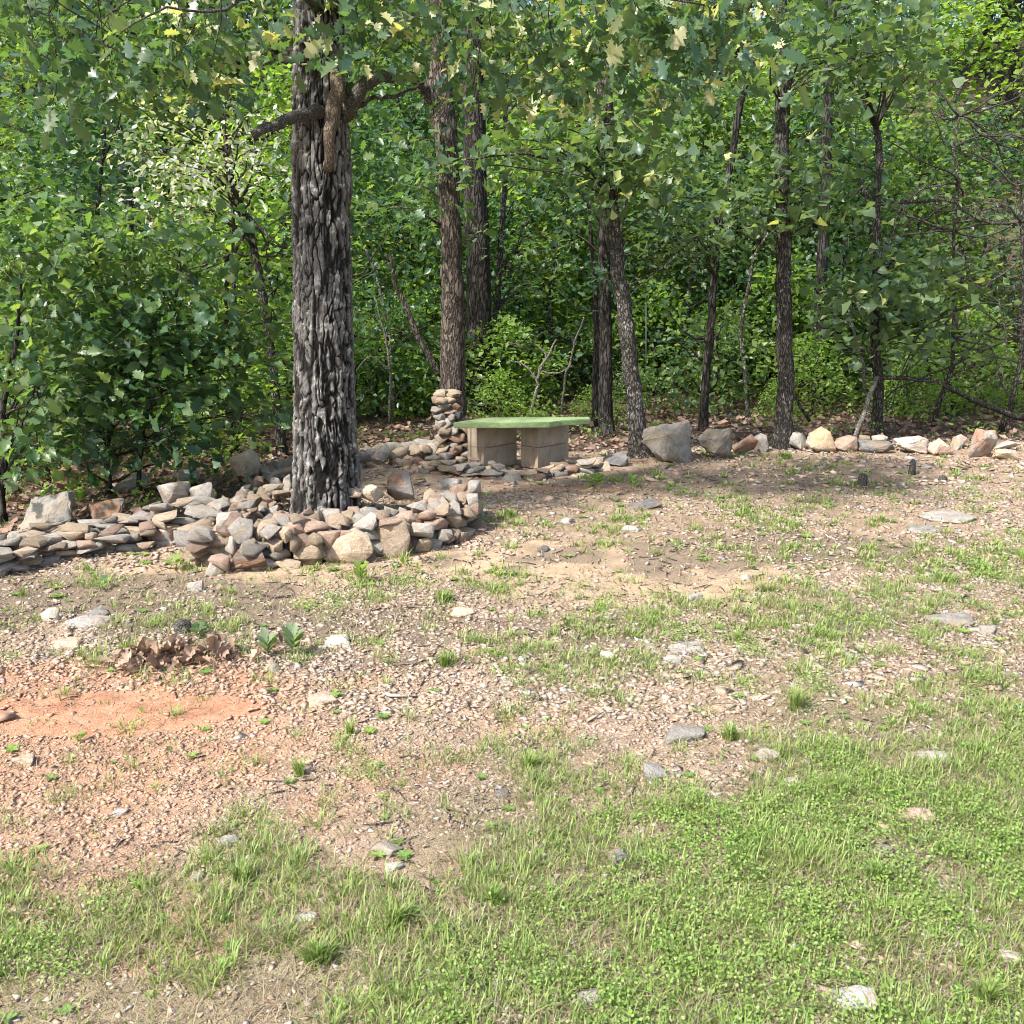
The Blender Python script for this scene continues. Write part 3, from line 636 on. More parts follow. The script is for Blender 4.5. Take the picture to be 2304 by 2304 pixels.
# leafy saplings at the left
for i, (lab, pts, wd, cl, lf) in enumerate([
    ('leafy oak sapling at the left edge of the photo in front of the wood', [(6, 1010), (4, 940), (10, 860), (8, 760), (30, 640), (40, 520)], [16, 15, 13, 11, 8, 4], [(-80, 130, 430, 860, 6.5, 7.4, 34, 22)], 'shrub_leaf'),
    ('tall leafy oak sapling behind the big leaning boulder', [(92, 920), (84, 860), (76, 780), (70, 680), (90, 560), (110, 440)], [14, 13, 12, 10, 8, 4], [(0, 260, 340, 820, 7.0, 8.0, 46, 22)], 'shrub_leaf'),
    ('dark leaved oak sapling with lobed leaves, nearest the low stone wall', [(206, 950), (204, 890), (206, 800), (214, 700), (230, 600), (240, 480)], [12, 11, 10, 9, 7, 4], [(130, 380, 560, 870, 7.0, 7.9, 42, 22)], 'dark_leaf'),
    ('leafy oak sapling leaning to the right above the rubble pile', [(262, 950), (262, 890), (275, 800), (300, 700), (330, 580), (340, 470)], [10, 9, 8, 7, 6, 3], [(220, 440, 380, 720, 7.2, 8.2, 42, 22), (330, 520, 600, 800, 7.4, 8.4, 16, 22)], 'shrub_leaf')]):
    Dg = G(pts[0][0], pts[0][1])[1]+.35
    tree('oak_sapling', lab, pts, wd, Dg, MAT['dark_bark'], 50+i, cl, lf, WHITEOAK, .118, sides=8, leaves_parts=170, cat='sapling',
         forks=[([(pts[2][0], pts[2][1], Dg), (pts[2][0]+30, pts[2][1]-60, Dg-.1), (pts[2][0]+60, pts[2][1]-140, Dg-.1)], [6, 4, 2])])

# ------------------------------------------------------------------ background wood: five kinds of bush and tree, copied
def bush_mesh(seed, w, h, n_cl, per, size, leaf, tmpl=FAR, low=.05):
    r = np.random.default_rng(seed); L = Leaves(); tg = Geo()
    for _ in range(n_cl):
        z = low*h+(1-low)*h*r.random()**.9; prof = math.sin(min(1, (z/h)*.9+.12)*math.pi)**.6
        a = r.random()*6.283; rad = w*.5*prof*math.sqrt(r.random()); C = np.array([math.cos(a)*rad, math.sin(a)*rad, z])
        L.add(spray(C, .17*w/2, per, size, r, flat=.6))
    p, R, s, t = L.get(); keep = p[:, 2] > .02; p, R, s, t = p[keep], R[keep], s[keep], t[keep]
    V, F, T = inst(tmpl[0], tmpl[1], p, R, s, t)
    top = np.array([r.normal()*.2, r.normal()*.2, h*.92]); q = smooth_path([(0, 0, -.3), (r.normal()*.1, r.normal()*.1, h*.35), top], 8, .03, r)
    Vt, Ft = tube(q, np.linspace(.02*h+.01, .006, 8), 7, .1, r)
    for _ in range(14):
        kk = r.integers(1, 7); a = r.random()*6.283; e = q[kk]+np.array([math.cos(a)*w*.38, math.sin(a)*w*.38, .3*h*r.random()])
        v2, f2 = tube(smooth_path([q[kk], .5*(q[kk]+e)+np.array([0, 0, -.1]), e], 6, .03, r), np.linspace(.02, .004, 6), 4)
        tg.add(v2, f2)
    return mesh_np('crown', V, F, MAT[leaf], False, T), mesh_np('trunk', Vt, Ft, MAT['mid_bark'], True), tg.mesh('branches', MAT['twig'])
KINDS = [('understory_shrub', bush_mesh(101, 1.8, 1.5, 62, 20, .10, 'bright_leaf')), ('understory_shrub', bush_mesh(102, 1.6, 1.1, 60, 20, .09, 'far_leaf')),
         ('understory_tree', bush_mesh(103, 3.4, 4.2, 120, 24, .14, 'far_leaf')), ('understory_tree', bush_mesh(104, 3.0, 4.8, 120, 24, .14, 'dark_leaf')),
         ('understory_tree', bush_mesh(105, 3.2, 3.6, 120, 24, .13, 'bright_leaf')), ('forest_tree', bush_mesh(106, 5.0, 7.5, 200, 26, .19, 'far_leaf', low=.3)),
         ('forest_tree', bush_mesh(107, 5.0, 8.0, 200, 26, .19, 'dark_leaf', low=.35))]
LAB = {0: ('low bright green bush in the undergrowth beyond the boulders', 'bush', 'bright bushes in the undergrowth'),
       1: ('low mid green bush with small leaves in the undergrowth', 'bush', 'small leaved bushes in the undergrowth'),
       2: ('mid green leafy tree on the slope behind the clearing', 'tree', 'mid green trees on the wooded slope'),
       3: ('dark green leafy tree on the slope behind the clearing', 'tree', 'dark green trees on the wooded slope'),
       4: ('bright sunlit green tree on the slope behind the clearing', 'tree', 'bright green trees on the wooded slope'),
       5: ('tall mid green tree high on the wooded slope', 'tree', 'tall trees high on the wooded slope'),
       6: ('tall dark green tree high on the wooded slope', 'tree', 'tall dark trees high on the wooded slope')}
rk = np.random.default_rng(77); PLANTED = []
def plant(kind, x, y, s):
    nm, (cr, tr, br) = KINDS[kind]; lb, cat, grp = LAB[kind]
    root = thing(nm, lb, cat, (x, y, h1(x, y)-.02), grp); root.rotation_euler = (0, 0, rk.random()*6.28); root.scale = (s, s, s*(.85+.3*rk.random()))
    o = link('crown', cr, root, kind='stuff'); link('trunk', tr, root); link('branches', br, root, kind='stuff'); PLANTED.append((kind, x, y, root))
def scatter(kinds, n, xr, yr, s0, s1, mind, avoid=()):
    pts = []
    for _ in range(n*30):
        if len(pts) >= n: break
        x = rk.uniform(*xr); y = rk.uniform(*yr)
        lim = y*.56+1.5
        if abs(x) > lim: continue
        if any((x-a)**2+(y-b)**2 < mind**2 for a, b in pts): continue
        if any(abs(x-a) < w and y < b for a, b, w in avoid): continue
        pts.append((x, y)); plant(int(rk.choice(kinds)), x, y, rk.uniform(s0, s1))
scatter([0, 1, 1], 44, (-7, 9), (12.4, 16.5), .6, 1.15, .75)
scatter([0], 12, (-5, 8), (11.9, 13.2), .25, .42, .7)
for (x, y, k_, s) in [(-.9, 14.3, 3, .8), (.6, 14.8, 3, .85), (1.6, 15.6, 2, .9), (2.6, 14.6, 3, .7), (3.6, 16, 2, .9), (-2.2, 15, 2, .8), (4.8, 14.8, 3, .8), (6.3, 15.4, 2, .9), (.1, 17, 4, .9), (3.0, 18, 3, 1.), (5.2, 18.2, 4, 1.), (-1.5, 18, 2, 1.), (7.6, 17, 3, .9)]: plant(k_, x, y, s)
scatter([2, 3, 4, 4], 19, (-11, 12), (14.6, 19), .8, 1.15, 1.6)
scatter([2, 4, 4, 5], 22, (-15, 15), (19, 26), .9, 1.3, 2.0)
scatter([5, 6], 34, (-24, 24), (26, 42), .9, 1.4, 2.6)
for (x, y, k_, s) in [(-5.2, 9.5, 2, .8), (-4.4, 10.6, 3, .8), (-3.2, 11.2, 4, .75), (-2.0, 12.0, 3, .7), (-6.5, 11.5, 4, 1.0), (-3.0, 9.7, 0, .8), (-5.5, 8.2, 3, .7)]: plant(k_, x, y, s)

ZONES = [(180, 'near the left edge'), (420, 'above the leafy saplings at the left'), (560, 'just left of the big oak'), (840, 'between the big oak and the brown trunk'), (1130, 'straight above the green bench'),
         (1330, 'behind the two biggest grey boulders'), (1480, 'just left of the straight speckled oak'), (1660, 'between the straight and the forked oak'), (1840, 'right of the slim forked oak'), (9e9, 'at the right edge')]
ORD = ['nearest', 'second nearest', 'third nearest', 'fourth nearest', 'fifth nearest', 'sixth nearest', 'seventh nearest', 'eighth nearest', 'ninth nearest', 'tenth nearest', 'farthest']
# thin bare stems standing through the wood
rt = np.random.default_rng(31)
for i in range(32):
    D_ = rt.uniform(12.2, 19); px_ = rt.uniform(0, 1932); b_ = P(px_, 700, D_); z0 = h1(b_[0], b_[1]); q0 = np.array([b_[0], b_[1], z0]); hgt = rt.uniform(1.2, 4.5)
    q = smooth_path([q0-[0, 0, .1], q0+[rt.normal()*.15, 0, hgt*.5], q0+[rt.normal()*.5, 0, hgt]], 12, .025, rt); mt_ = MAT[['pale_wood', 'mid_bark', 'grey_bark', 'dark_bark'][i % 4]]
    root = thing('thin_sapling', '', 'sapling', q0, 'thin bare saplings in the wood'); PLANTED.append((7, q0[0], q0[1], root))
    V, F = tube(q, np.linspace(.028, .008, 12)*rt.uniform(.5, 1.5), 6, .1, rt); link('stem', mesh_np('stem', V-q0, F, mt_, True), root)
    tg = Geo()
    for _ in range(5):
        kk = rt.integers(4, 11); e_ = q[kk]+rt.normal(size=3)*np.array([.5, .3, .3]); V, F = tube(smooth_path([q[kk], .5*(q[kk]+e_)+rt.normal(size=3)*.05, e_], 6, .01, rt), np.linspace(.008, .003, 6), 4); tg.add(V, F)
    link('twigs', tg.mesh('twigs', mt_, origin=q0), root, kind='stuff')
cnt = {}
for kind, x, y, root in sorted(PLANTED, key=lambda p: p[2]):
    z_ = next(w_ for e_, w_ in ZONES if project(x, y, 1.5)[0] < e_); k_ = (kind, z_); cnt[k_] = cnt.get(k_, -1)+1
    what = {0: 'low bright green bush', 1: 'low mid green bush', 2: 'mid green leafy tree', 3: 'dark green leafy tree', 4: 'bright green leafy tree', 5: 'tall mid green forest tree', 6: 'tall dark green forest tree', 7: 'thin bare sapling'}[kind]
    root['label'] = what+' '+z_+', '+ORD[min(cnt[k_], 10)]
# dead tangle at the right
def dead_tangle(name, label, start, seed, n, D, lens):
    r = np.random.default_rng(seed); b0 = P(start[0], start[1], D); base = np.array([b0[0], b0[1], h1(b0[0], b0[1])])
    root = thing(name, label, 'dead tree', base); q = smooth_path([base, .5*(base+b0)+np.array([.1, 0, 0]), P(start[0]+10, start[1]-200, D)], 12, .02, r)
    V, F = tube(q, np.linspace(.035, .012, 12), 7, .1, r); link('trunk', mesh_np('trunk', V-base, F, MAT['mid_bark'], True), root)
    for i in range(n):
        gg = Geo(); kk = r.integers(4, 12); a = r.uniform(-1, 1); d = np.array([math.copysign(1, r.random()-.4), r.normal()*.5, r.normal()*.35]); p = q[kk].copy(); pts = [p]
        for s_ in range(8):
            d = unit(d+r.normal(size=3)*.3); p = p+d*lens/8*(.6+.8*r.random()); pts.append(p.copy())
            if r.random() < .7:
                e = p+unit(d+r.normal(size=3)*.8)*lens*.22; m_ = .5*(p+e)+r.normal(size=3)*.04
                v2, f2 = tube([p, m_, e], [.006, .004, .002], 3); gg.add(v2, f2)
                e2 = m_+unit(d+r.normal(size=3))*lens*.12; v2, f2 = tube([m_, e2], [.004, .002], 3); gg.add(v2, f2)
        v2, f2 = tube(smooth_path(pts, 14, .008, r), np.linspace(.014, .003, 14), 5, .1, r); gg.add(v2, f2)
        link('branch', gg.mesh('branch', MAT['limb_bark'] if i % 2 else MAT['twig'], origin=base), root)
dead_tangle('dead_tree', 'tangle of bare grey twiggy branches at the upper right', (1800, 420), 61, 30, 11.6, 1.9)
dead_tangle('dead_tree', 'bare twiggy dead sapling at the right edge of the photo', (1925, 500), 62, 20, 11.2, 1.5)
dead_tangle('dead_tree', 'bare dark twiggy sapling behind the leafy saplings at the left', (420, 560), 63, 9, 9.8, 1.0)
def stick(name, label, pts, w, mat, group=None, cat='dead branch', sub=()):
    q0 = P(*pts[0]); root = thing(name, label, cat, q0, group)
    limb(root, q0, pts, w, mat, 'stem', 6, 14, .006)
    for sp, sw in sub: limb(root, q0, sp, sw, mat, 'twig', 5, 9, .004)
stick('leaning_stick', 'pale dead stick leaning against the slim forked oak above the stones', [(1612, 826, 10.4), (1630, 780, 10.5), (1645, 735, 10.6), (1656, 712, 10.8)], [10, 9, 9, 8], MAT['pale_wood'])
stick('fallen_branch', 'long grey fallen branch trailing to the right over the leaf litter', [(1656, 712, 10.8), (1720, 715, 10.8), (1780, 725, 10.8), (1850, 762, 11), (1935, 790, 11)], [7, 8, 8, 9, 12], MAT['mid_bark'], sub=[([(1780, 725, 10.8), (1810, 700, 10.8), (1850, 690, 10.7)], [5, 4, 2])])
stick('bare_sapling', 'thin pale crooked dead stem left of the slim forked oak', [(1632, 740, 11.4), (1630, 690, 11.4), (1618, 655, 11.4), (1606, 605, 11.4), (1598, 570, 11.4)], [6, 6, 5, 4, 2], MAT['pale_wood'], sub=[([(1618, 655, 11.4), (1608, 620, 11.4), (1580, 600, 11.4)], [4, 3, 2])])
stick('bare_sapling', 'thin pale upright dead stem behind the green bench', [(1060, 780, 11.6), (1068, 710, 11.6), (1085, 650, 11.6), (1102, 598, 11.6)], [5, 5, 4, 3], MAT['pale_wood'])
stick('bare_sapling', 'white branching dead brush beyond the bench', [(1000, 790, 12), (1012, 740, 12), (1018, 700, 12), (1050, 640, 12)], [7, 7, 6, 3], MAT['pale_wood'],
      sub=[([(1015, 720, 12), (990, 690, 12), (960, 680, 12)], [5, 4, 2]), ([(1018, 700, 12), (1030, 670, 12), (1010, 650, 12)], [5, 4, 2]), ([(1020, 700, 12), (1050, 705, 12), (1080, 690, 12)], [4, 3, 2])])
stick('bare_sapling', 'thin pale dead stem just right of the big oak trunk', [(735, 800, 10.8), (736, 700, 10.8), (728, 640, 10.8), (706, 560, 10.8)], [5, 5, 4, 2], MAT['pale_wood'], sub=[([(736, 700, 10.8), (700, 672, 10.8), (672, 700, 10.8)], [4, 3, 2])])
stick('bare_sapling', 'dark broken stem leaning behind the straight speckled oak', [(1528, 795, 11.0), (1510, 765, 11.0), (1495, 740, 11.0)], [7, 6, 4], MAT['dark_bark'])
# wire fence far back
fr = thing('wire_fence', 'old wire fence with a thin metal post in the undergrowth', 'fence', P(1219, 700, 13.2))
fb = np.array(fr.location)
for (px_, y0, y1) in [(1219, 572, 790)]:
    V, F = tube([P(px_, y1, 13.2), P(px_, y0, 13.2)], [.008, .008], 6); link('post', mesh_np('post', V-fb, F, MAT['metal']), fr)
for y_ in (643, 668, 694, 720):
    V, F = tube(smooth_path([P(1180, y_, 13.2), P(1290, y_+3, 13.2), P(1398, y_, 13.2), P(1560, y_+5, 13.0)], 12), [.003]*12, 4); link('wire', mesh_np('wire', V-fb, F, MAT['metal']), fr)

# ------------------------------------------------------------------ stones
def hull_stone(seed, n=18, box=.65):
    r = np.random.default_rng(seed); p = unit(r.normal(size=(n, 3))); p = np.sign(p)*np.abs(p)**box; p = p*r.uniform(.72, 1.0, (n, 1))
    bm = bmesh.new(); 
    for q in p: bm.verts.new(q)
    bmesh.ops.convex_hull(bm, input=bm.verts)
    for v_ in [v_ for v_ in bm.verts if not v_.link_faces]: bm.verts.remove(v_)
    bmesh.ops.recalc_face_normals(bm, faces=bm.faces)
    return bm
def bm_arrays(bm):
    bmesh.ops.triangulate(bm, faces=bm.faces); bm.verts.index_update()
    V = np.array([v_.co[:] for v_ in bm.verts]); F = np.array([[v_.index for v_ in f.verts] for f in bm.faces])
    mn, mx = V.min(0), V.max(0); V = (V-(mn+mx)/2)/(mx-mn)     # unit box
    return V, F
POOL = []
for s_ in range(16):
    bm = hull_stone(200+s_, 11+s_ % 5, .7)
    bmesh.ops.bevel(bm, geom=list(bm.edges), offset=.03, segments=1, affect='EDGES', profile=.5)
    V, F = bm_arrays(bm); bm.free(); POOL.append((V, F))
POOLM = [[mesh_np('stone', V, F, mt, False) for mt in STONES] for V, F in POOL]
rs = np.random.default_rng(99)
def put_stone(root, base, pos, dims, yaw, tilt, mats, r=rs, name='stone'):
    k_ = r.integers(len(POOL)); mi = r.choice(len(STONES), p=mats)
    o = bpy.data.objects.new(name, POOLM[k_][mi]); COL.objects.link(o)
    if root: o.parent = root
    o.location = np.array(pos)-np.array(base); o.scale = dims
    o.rotation_euler = Euler((r.normal()*tilt, r.normal()*tilt, yaw+(math.pi if r.random() < .5 else 0)), 'XYZ')
    return o
def dry_wall(name, label, path, width, hts, mats, r, size=(.08, .20), ch=.075, rows=3, skipfn=None, cat='stone wall'):
    path = np.array(path); seg = np.linalg.norm(np.diff(path, axis=0), axis=1); cum = np.concatenate([[0], np.cumsum(seg)]); Lt = cum[-1]
    c0 = path[len(path)//2]; base = np.array([c0[0], c0[1], h1(*c0)]); root = thing(name, label, cat, base); cnt = 0
    def at(s): return np.array([np.interp(s, cum, path[:, 0]), np.interp(s, cum, path[:, 1])])
    for rw in range(rows):
        z = -.02; 
        while True:
            hmax = max(hts)
            if z > hmax: break
            cc = ch*r.uniform(.75, 1.25); s = -r.random()*.1
            while s < Lt:
                l = r.uniform(*size)*(1.25 if z < .05 else 1)
                sm = min(max(s+l/2, 0), Lt); top = np.interp(sm, np.linspace(0, Lt, len(hts)), hts)+r.normal()*.02
                p = at(sm); t_ = unit(at(min(sm+.05, Lt))-at(max(sm-.05, 0))); nrm = np.array([t_[1], -t_[0]])
                off = (rw/(max(rows-1, 1))-.5)*width*(1-z*.5)+r.normal()*.028
                if z+cc*.5 < top:
                    q = p+nrm*off; zz_ = h1(*q)+z+cc*.5+r.normal()*.008
                    put_stone(root, base, (q[0], q[1], zz_), (l*1.12, r.uniform(.09, .17), cc*r.uniform(1.1, 1.5)), math.atan2(t_[1], t_[0])+r.normal()*.45, .24 if ch > .06 else .12, mats, r); cnt += 1
                s += l*.95
            z += cc*.95
    return root, cnt
g2 = lambda x, y: G(x, y)[:2]
warm = [.38, .03, .20, .37, .02, .0]; cool = [.18, .38, .08, .28, .05, .03]; midm = [.24, .28, .12, .18, .08, .10]
# ring round the oak: front arc, then the sides
ring_path = [g2(395, 1045), g2(408, 1078), g2(480, 1075), g2(570, 1062), g2(660, 1052), g2(740, 1042), g2(810, 1030), g2(850, 1015), g2(858, 992), g2(835, 968)]
ring_path = [np.array(p)+np.array([0, .10]) for p in ring_path]
root, c1 = dry_wall('stone_ring', 'ring of piled tan and pinkish stones around the foot of the large oak', ring_path, .22, [.18, .22, .21, .23, .22, .22, .22, .25, .22, .12], warm, rs, (.07, .16), .068, 3)
rbase = np.array(root.location)
# bigger stones set in the ring (px centre x, base y, width, height)
def hull_boulder(seed, n=20, cuts=3, rough=.03, box=.7):
    bm = hull_stone(seed, n, box); bmesh.ops.triangulate(bm, faces=bm.faces)
    bmesh.ops.bevel(bm, geom=list(bm.edges), offset=.035, segments=1, affect='EDGES'); bmesh.ops.triangulate(bm, faces=bm.faces)
    bmesh.ops.subdivide_edges(bm, edges=bm.edges, cuts=cuts, use_grid_fill=True)
    V, F = bm_arrays(bm); bm.free(); r = np.random.default_rng(seed)
    n_ = unit(V); d = fbm(V[:, 0]*6+seed, V[:, 1]*6+V[:, 2]*7, seed)-.5; d2 = fbm(V[:, 0]*22+V[:, 2]*13, V[:, 1]*22-V[:, 2]*9, seed+3)-.5
    V = V+n_*(d*rough*2+d2*rough)[:, None]
    return V, F
def boulder(name, label, cx, by, w, h, depth, mat, seed, root=None, base=None, tilt=0, yaw=0, sink=.12, group=None, D=None, cuts=2, n=20, box=.7, zoff=0, part=None, cat='rock', fwd=0, rough=.04):
    p = G(cx, by) if D is None else P(cx, by, D); d = p[1]
    ww = px2m(w, d); hh = px2m(h, d)*1.03; V, F = hull_boulder(seed, n, cuts, rough, box)
    V = V*np.array([ww, depth, hh*(1+sink)]); c_, s_ = math.cos(tilt), math.sin(tilt)
    V = V@np.array([[c_, 0, s_], [0, 1, 0], [-s_, 0, c_]]).T; c_, s_ = math.cos(yaw), math.sin(yaw); V = V@np.array([[c_, -s_, 0], [s_, c_, 0], [0, 0, 1]]).T
    V[:, 0] *= ww/np.ptp(V[:, 0]); V[:, 2] *= hh*(1+sink)/np.ptp(V[:, 2]); V[:, 2] += -V[:, 2].min()-hh*sink+zoff; loc = np.array([p[0], p[1]+depth*.4-fwd, p[2]])
    me = mesh_np(name, V, F, mat, False)
    if root: o = link(name, me, root, loc-base, label=label)
    else: o = link(name, me, None, loc); tag(o, label, cat, group)
    return o
for (cx, by, w, h, dp, mt, sd_, zo, lab) in [(658, 1060, 104, 62, .16, S_TAN, 1, 0, 'broad flat-faced brown stone in the front'), (742, 1048, 76, 74, .15, S_TAN, 2, 0, 'tall brown stone in the front'),
        (596, 1062, 42, 42, .12, S_PINK, 3, 0, None), (475, 1060, 40, 42, .12, S_TAN, 4, .05, None), (440, 1050, 44, 42, .13, S_PALE, 5, .06, None), (410, 1082, 40, 36, .12, S_PALE, 6, 0, None),
        (540, 1040, 60, 28, .15, S_PINK, 7, .14, None), (655, 1000, 60, 26, .15, S_TAN, 8, .22, None), (755, 985, 56, 50, .14, S_RUST, 9, .16, 'pointed reddish brown stone standing on the ring'),
        (850, 972, 46, 30, .15, S_GREY, 10, .16, None), (800, 1040, 36, 30, .12, S_TAN, 11, 0, None), (700, 1000, 52, 30, .14, S_TAN, 12, .2, None)]:
    boulder('stone', lab, cx, by, w, h, dp, mt, 300+sd_, root, rbase, cuts=2, zoff=zo, n=12, fwd=.05 if zo < .1 else 0)
# rubble filling ring left of trunk, and the heap behind it
def heap(name, label, spots, mats, n, r, size=(.05, .13), cat='stone pile'):
    c0 = np.array(spots[0][:2]); base = np.array([c0[0], c0[1], h1(*c0)]); root = thing(name, label, cat, base)
    for _ in range(n):
        sx, sy, rx, ry, hh = spots[r.integers(len(spots))]; a = r.random()*6.283; q = math.sqrt(r.random())
        x = sx+math.cos(a)*q*rx; y = sy+math.sin(a)*q*ry; l = r.uniform(*size)
        z = h1(x, y)+hh*(1-q**2)*r.random()**.5+l*.15
        put_stone(root, base, (x, y, z), (l*r.uniform(.9, 1.4), l*r.uniform(.7, 1.1), l*r.uniform(.4, .75)), r.random()*6.28, .35, mats, r)
    return root
o_ = OB
heap('rubble_pile', 'heap of small light stones filling the ring left of the oak trunk', [(o_[0]-.50, o_[1]-.35, .40, .35, .24), (o_[0]-.62, o_[1]-.1, .35, .35, .24), (o_[0]+.05, o_[1]-.42, .45, .16, .22), (o_[0]-.5, o_[1]+.2, .3, .3, .24), (o_[0]+.62, o_[1]-.25, .35, .22, .2)], warm, 190, rs, (.05, .12))
heap('rubble_pile', 'heap of pale and grey stones behind the ring, left of the oak trunk', [(*g2(500, 960), .35, .35, .22), (*g2(530, 925), .30, .35, .2), (*g2(455, 985), .3, .2, .2), (*g2(540, 895), .25, .3, .12)], [.22, .26, .16, .26, .06, .04], 130, rs, (.06, .15))
# walls
wl = [g2(-60, 1098), g2(0, 1080), g2(60, 1064), g2(124, 1053), g2(200, 1042), g2(270, 1032), g2(330, 1022), g2(385, 1005)]
wl = [np.array(p)+np.array([0, .13]) for p in wl]
root, c2 = dry_wall('dry_stone_wall', 'low dry wall of flat grey stones curving in from the left edge', wl, .26, [.13, .15, .16, .15, .15, .19, .21, .18], cool, rs, (.07, .20), .045, 3)
wlb = np.array(root.location)
for (cx, by, w, h, dp, mt, sd_, zo) in [(318, 1030, 70, 38, .14, S_RUST, 21, 0), (230, 985, 1, 1, .01, S_GREY, 22, -.2), (345, 982, 58, 40, .18, S_PALE, 23, .12), (396, 985, 48, 40, .16, S_PALE, 24, .12), (418, 1000, 40, 34, .15, S_RUST, 25, .06), (390, 1020, 50, 50, .14, S_GREY, 26, 0), (350, 1024, 40, 30, .12, S_DARK, 27, 0), (50, 1068, 60, 34, .16, S_DARK, 28, 0)]:
    if w > 2: boulder('stone', None, cx-18, by, w, h, dp, mt, 300+sd_, wl and root, wlb, zoff=zo, n=14)
root, c3 = dry_wall('stone_border', 'low line of pale stones curving behind the oak towards the stacked pillar', [g2(560, 905), g2(620, 885), g2(700, 878), g2(760, 872), g2(812, 866)], .25, [.12, .14, .15, .17, .16], midm, rs, (.10, .22), .08, 2)
root, c4 = dry_wall('stone_border', 'ragged pale stones lining the soil under and in front of the bench', [g2(812, 890)+[0, .06], g2(860, 895)+[0, .05], g2(930, 903)+[0, .05], g2(1000, 903)+[0, .06], g2(1070, 897)+[0, .05], g2(1125, 885)+[0, .05]], .16, [.13, .15, .08, .07, .09, .08], [.24, .2, .18, .28, .07, .03], rs, (.08, .18), .06, 2)
# stacked pillar
pc = G(848, 868); pr = np.random.default_rng(4)
root = thing('stone_pillar', 'narrow pillar of small stacked stones against the reddish brown trunk', 'stone pillar', (pc[0], pc[1], pc[2]))
z = 0
while z < .66:
    ch = pr.uniform(.055, .095); wd_ = px2m(60-16*z, pc[1])/2; x = -wd_
    while x < wd_-.03:
        l = pr.uniform(.07, .16)
        for yy in (-.05, .07):
            put_stone(root, pc, (pc[0]+x+l/2+.018*pr.normal(), pc[1]+yy+pr.normal()*.012, pc[2]+z+ch/2), (l*1.15, .14, ch*1.2), pr.normal()*.5, .22, [.40, .20, .1, .14, .1, .06], pr)
        x += l*.97
    z += ch*.86

# rubble among the saplings on the left and along the right border
for i, (lab, cx, by, w, h, dp, mt, tl, sk) in enumerate([
    ('big leaning grey boulder behind the low wall at the left', 78, 1015, 102, 80, .35, WEATHERED, -.15, .1),
    ('reddish brown rock beside the big leaning boulder', 192, 995, 72, 45, .25, S_RUST, 0, .1),
    ('rounded boulder with an ochre top behind the rubble heap', 461, 908, 58, 58, .22, S_TAN, 0, .1),
    ('brown shaded rock under the leafy saplings', 125, 925, 66, 40, .25, S_RUST, 0, .1),
    ('grey angular rock between the sapling stems', 240, 930, 60, 34, .25, S_GREY, 0, .1),
    ('small pale rock between sapling stems and rubble', 350, 918, 44, 30, .2, S_GREY, 0, .1),
    ('rust coloured rock behind the oak trunk on its right', 693, 882, 30, 34, .18, S_RUST, 0, .1),
    ('largest grey boulder of the row, beside the leaning oak', 1265, 875, 98, 76, .38, WEATHERED, .05, .08),
    ('second grey boulder of the row with a rounded top', 1352, 870, 72, 60, .30, WEATHERED, 0, .08),
    ('rusty brown boulder right of the two grey ones', 1408, 860, 46, 40, .22, S_RUST, 0, .08),
    ('small pale rock squeezed left of the straight oak', 1438, 853, 28, 34, .18, S_GREY, 0, .08),
    ('mid grey rock just right of the straight oak', 1510, 850, 40, 32, .2, S_GREY, 0, .08),
    ('ochre orange block of the boulder row', 1555, 856, 56, 46, .24, MAT['orange_rock'], .05, .08),
    ('pinkish grey low rock right of the ochre block', 1599, 853, 48, 28, .2, S_PINK, 0, .1),
    ('long dark low rock under small flat stones', 1654, 856, 72, 22, .2, S_DARK, 0, .1),
    ('small flat tan stone on the long dark rock, left one', 1632, 838, 30, 16, .14, S_TAN, 0, .0),
    ('small flat pale stone on the long dark rock, right one', 1662, 836, 32, 14, .14, S_PALE, 0, .0),
    ('flat white topped stone in the boulder row', 1724, 856, 66, 34, .24, S_PALE, 0, .08),
    ('rounded pinkish tan stone right of the white topped one', 1777, 860, 50, 32, .2, S_PINK, 0, .08),
    ('orange stone leaning on the brown upright block', 1812, 848, 32, 28, .16, MAT['orange_rock'], .3, .08),
    ('brown upright block with a flat top near the right edge', 1859, 866, 52, 56, .24, S_RUST, 0, .08),
    ('pale stone of the stack at the right edge', 1905, 852, 40, 18, .2, S_PALE, 0, .0),
    ('tan stone under the pale one at the right edge', 1903, 868, 46, 18, .2, S_TAN, 0, .1),
    ('grey lichened rock behind the row of bench stones', 1165, 880, 50, 26, .2, S_DARK, .2, .1)]):
    boulder('boulder' if w > 50 else 'rock', lab, cx, by, w, h, dp, mt, {0: 431, 7: 448, 8: 455, 20: 460}.get(i, 400+i), n=13 if i in (0, 7, 8) else 14, rough=.07 if w > 50 else .05, tilt=tl, sink=sk, cuts=5 if w > 60 else 3, yaw=.3*math.sin(i*2.1))
